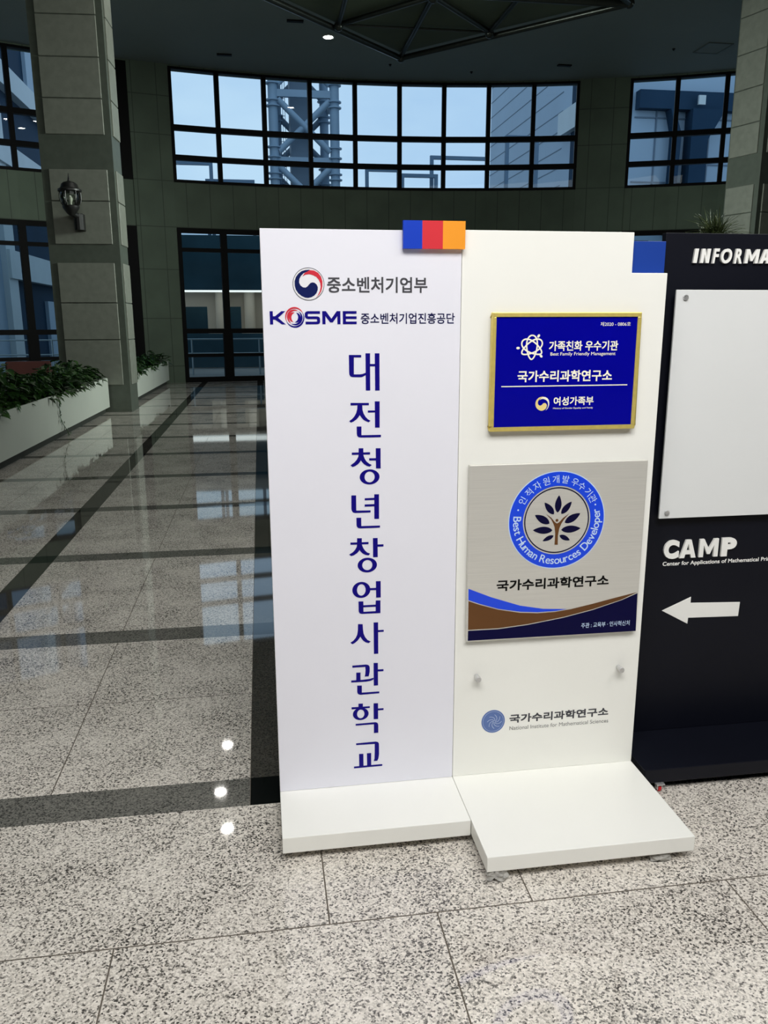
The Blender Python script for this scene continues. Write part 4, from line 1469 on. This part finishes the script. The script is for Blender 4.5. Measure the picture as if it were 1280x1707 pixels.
pts = [ins(q) for q in (A_, TL_, B_, TR_)]
mb.hexa([(*q, zf + 0.09) for q in pts] + [(*q, zf + 0.12) for q in pts])
tag(mb.build('deck_panel', DECK, SFm), 'dark green panel behind the tubes')
for q in (A_, TR_, TL_, B_):
    mb = MB()
    mb.tube((*ins(q), zf + 0.1), (*ins(q), ZC), 0.012, 8)
    mb.build('hanger_rod', TRUSSM, SFm)

# ================================================================== OUTSIDE: covered walk and pavilion, seen through the lower panes
PV = empty('pavilion', (2.0, 31.5, 0), 'low pavilion with a bright light strip and beige walls, outside the lower windows', 'building')
mb = MB()
mb.box(-3.9, 14.2, 29.0, 29.25, 2.62, 4.40)
mb.build('fascia', DARKGL2, PV)
mb = MB()
mb.box(-3.9, 14.2, 29.25, 31.95, 2.75, 4.395)
mb.build('roof', TERR, PV)
mb = MB()
mb.box(-3.9, 14.2, 31.6, 31.95, 0, 2.75)
mb.build('back_wall', BEIGE, PV)
mb = MB()
mb.box(-3.9, 14.2, 29.4, 30.6, 2.60, 2.745)
tag(mb.build('light_strip', LITSTRIP, PV), 'long white light strip under the roof')
mb = MB()
mb.box(-3.9, 14.2, 29.0, 29.2, 0, 1.16)
mb.build('low_wall', DARKGL2, PV)
for x0, x1 in ((-2.75, -1.78), (-0.98, -0.60), (1.2, 2.6), (4.5, 6.0), (8.5, 9.6)):
    mb = MB()
    mb.box(x0, x1, 30.0, 30.12, 0, 2.08)
    mb.build('dark_screen', DARKGL2, PV)
for x in (-1.35, -0.3, 0.9, 3.4, 7.2):
    mb = MB()
    mb.tube((x, 31.2, 0), (x, 31.2, 2.75), 0.2, 20)
    mb.build('round_pillar', BEIGE, PV, smooth=True)

RL = empty('outdoor_railing', (0, 25.2, 0), 'thin steel railing outside the lower windows before the pavilion', 'railing')
for z in (1.04, 0.62):
    mb = MB()
    mb.tube((-12, 25.2, z), (14, 25.2, z), 0.022, 8)
    mb.build('rail', RAILM, RL, smooth=True)
for k in range(14):
    mb = MB()
    mb.tube((-12 + 2 * k, 25.2, -0.02), (-12 + 2 * k, 25.2, 1.04), 0.025, 8)
    mb.build('post', RAILM, RL, smooth=True)

# pipe frames standing on the pavilion roof, seen through the upper panes
for x0, x1, y, z, lab in ((-3.0, -1.17, 26.4, 6.18, 'grey pipe frame on the pavilion roof, leftmost one behind the upper panes'),
                          (-1.45, 0.05, 26.9, 5.83, 'low grey pipe frame on the pavilion roof just left of the steel tower'),
                          (3.45, 4.55, 26.6, 6.18, 'grey pipe frame on the pavilion roof just right of the steel tower'),
                          (4.45, 5.60, 26.2, 5.92, 'low grey pipe frame on the pavilion roof, just left of the wide one'),
                          (5.50, 7.40, 26.6, 6.58, 'wide grey pipe frame on the pavilion roof in the middle right panes'),
                          (7.62, 8.66, 26.0, 7.02, 'high grey pipe frame on the pavilion roof at the right end of the middle panes')):
    mb = MB()
    r = 0.06
    k_ = 30.4 / y
    x0, x1, z, y = x0 * k_, x1 * k_, 1.5 + (z - 1.5) * k_, 29.7 + (y - 26.0) * 0.8
    mb.box(x0, x1, y - r, y + r, z - 2 * r, z)
    mb.box(x0, x0 + 2 * r, y - r, y + r, 4.40, z - 2 * r)
    mb.box(x1 - 2 * r, x1, y - r, y + r, 4.40, z - 2 * r)
    tag(centred(mb.build('pipe_frame', PIPE)), lab, 'frame', 'pipe frames on the pavilion roof')

# steel tower
TW = empty('steel_tower', (2.72, 46.5, 0), 'pale steel lift tower with round legs and cross braces outside the windows', 'tower')
H = 21.0
for x, y in ((1.15, 45), (4.30, 45), (1.42, 48.2), (4.02, 48.2)):
    mb = MB()
    mb.tube((x, y, 0), (x, y, H), 0.245, 20)
    for k in range(-1, 3):
        b = 9.09 + 3.49 * k
        for dz in (0, 0.79, 1.27, 3.22):
            if 0 < b + dz < H: mb.tube((x, y, b + dz - 0.03), (x, y, b + dz + 0.03), 0.36, 20)
    mb.build('tower_leg', TOWERM, TW, smooth=True)
for k in range(-2, 3):
    zz = 12.92 + 3.2 * k
    mb = MB()
    mb.box(1.15, 4.30, 44.88, 45.12, zz - 0.17, zz + 0.17)
    mb.box(1.0, 1.3, 45, 48.2, zz - 0.17, zz + 0.17)
    mb.box(4.15, 4.45, 45, 48.2, zz - 0.17, zz + 0.17)
    mb.build('tower_beam', TOWERM, TW)
    mb = MB()
    mb.tube((1.40, 44.95, zz - 0.30), (4.05, 44.95, zz - 2.75), 0.16, 14)
    mb.build('tower_brace', TOWERM, TW, smooth=True)
    mb = MB()
    mb.tube((4.05, 45.0, zz - 0.30), (1.40, 45.0, zz - 2.75), 0.16, 14)
    mb.build('tower_brace', TOWERM, TW, smooth=True)
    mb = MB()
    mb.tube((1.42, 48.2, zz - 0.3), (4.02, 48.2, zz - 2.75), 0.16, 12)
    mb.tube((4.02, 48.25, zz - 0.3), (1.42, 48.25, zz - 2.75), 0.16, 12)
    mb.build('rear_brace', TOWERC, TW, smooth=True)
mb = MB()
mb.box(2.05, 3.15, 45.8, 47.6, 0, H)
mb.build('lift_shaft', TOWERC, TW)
mb = MB()
for i in range(4): mb.tube((1.45 + 0.12 * i, 46.4, 0), (1.45 + 0.12 * i, 46.4, H), 0.015, 6)
for i in range(50): mb.tube((1.45, 46.4, 0.42 * i), (1.81, 46.4, 0.42 * i), 0.015, 6)
mb.build('ladder_cage', PIPE, TW)

# right wing: receding side towards the tower, front side behind the right windows
RW = empty('office_wing', (22.5, 42, 0), 'pale panelled office wing outside the windows on the right', 'building')
mb = MB()
mb.box(14.5, 30, 32, 51.5, 0, 20)
mb.build('wall', FACADE, RW)
mb = MB()
for k in range(24):
    z = 0.5 + 0.82 * k
    mb.box(14.485, 14.5, 39.2, 51.5, z - 0.02, z + 0.02)
mb.build('facade_joints', JOINTF, RW)
mb = MB()
mb.box(14.47, 14.5, 33.2, 38.0, 0, 20)
mb.build('glazing', DARKGL, RW)
mb = MB()
mb.box(14.2, 14.469, 32.6, 39.0, 9.95, 10.95)
mb.build('white_beam', FACADEW, RW)
mb = MB()
mb.box(14.75, 21.0, 31.6, 31.99, 9.50, 10.15)
mb.prism_xz([(16.85, 4.9), (17.55, 4.9), (17.55, 8.4), (18.2, 9.5), (16.85, 9.5)], 31.4, 31.99)
mb.prism_xz([(16.2, 4.9), (16.4, 4.9), (16.5, 8.6), (16.15, 9.49), (16.0, 9.49), (16.25, 8.6)], 31.5, 31.99)
mb.build('dark_gantry', DARKGL, RW)
mb = MB()
for z in (9.25, 7.6, 6.9): mb.box(14.75, 20.8, 31.96, 31.995, z - 0.025, z + 0.025)
for x in (15.65, 17.9, 18.5, 19.1, 19.7): mb.box(x - 0.025, x + 0.025, 31.95, 31.996, 6.3, 9.5)
mb.build('mullions', JOINTF, RW)
mb = MB()
mb.box(17.0, 17.28, 31.3, 31.39, 9.62, 9.95)
mb.build('wall_light_box', FACADEW, RW)

# left wing
LW = empty('office_wing', (-17.5, 44, 0), 'office wing with white stone beams and dark glass outside the windows on the left', 'building')
mb = MB()
mb.box(-25, -9.5, 30, 58, 0, 20)
mb.build('wall', DARKGL, LW)
for y0, y1, xo, m_, nm in ((30.0, 33.4, -9.46, FACADE, 'blue_bay'), (33.3, 34.5, -9.25, FACADEW, 'white_pier')):
    mb = MB()
    mb.box(-9.499, xo, y0, y1, 0, 20)
    mb.build(nm, m_, LW)
for z0, z1 in ((10.8, 20), (0, 2.5)):
    mb = MB()
    mb.box(-9.499, -9.35, 39.3, 41.4, z0, z1)
    mb.build('blue_pier', FACADE, LW)
for z0, z1 in ((3.2, 4.25), (10.3, 11.15), (7.4, 8.2)):
    mb = MB()
    mb.box(-9.499, -9.15, 33.4, 57, z0, z1)
    mb.build('white_beam', FACADEW, LW)
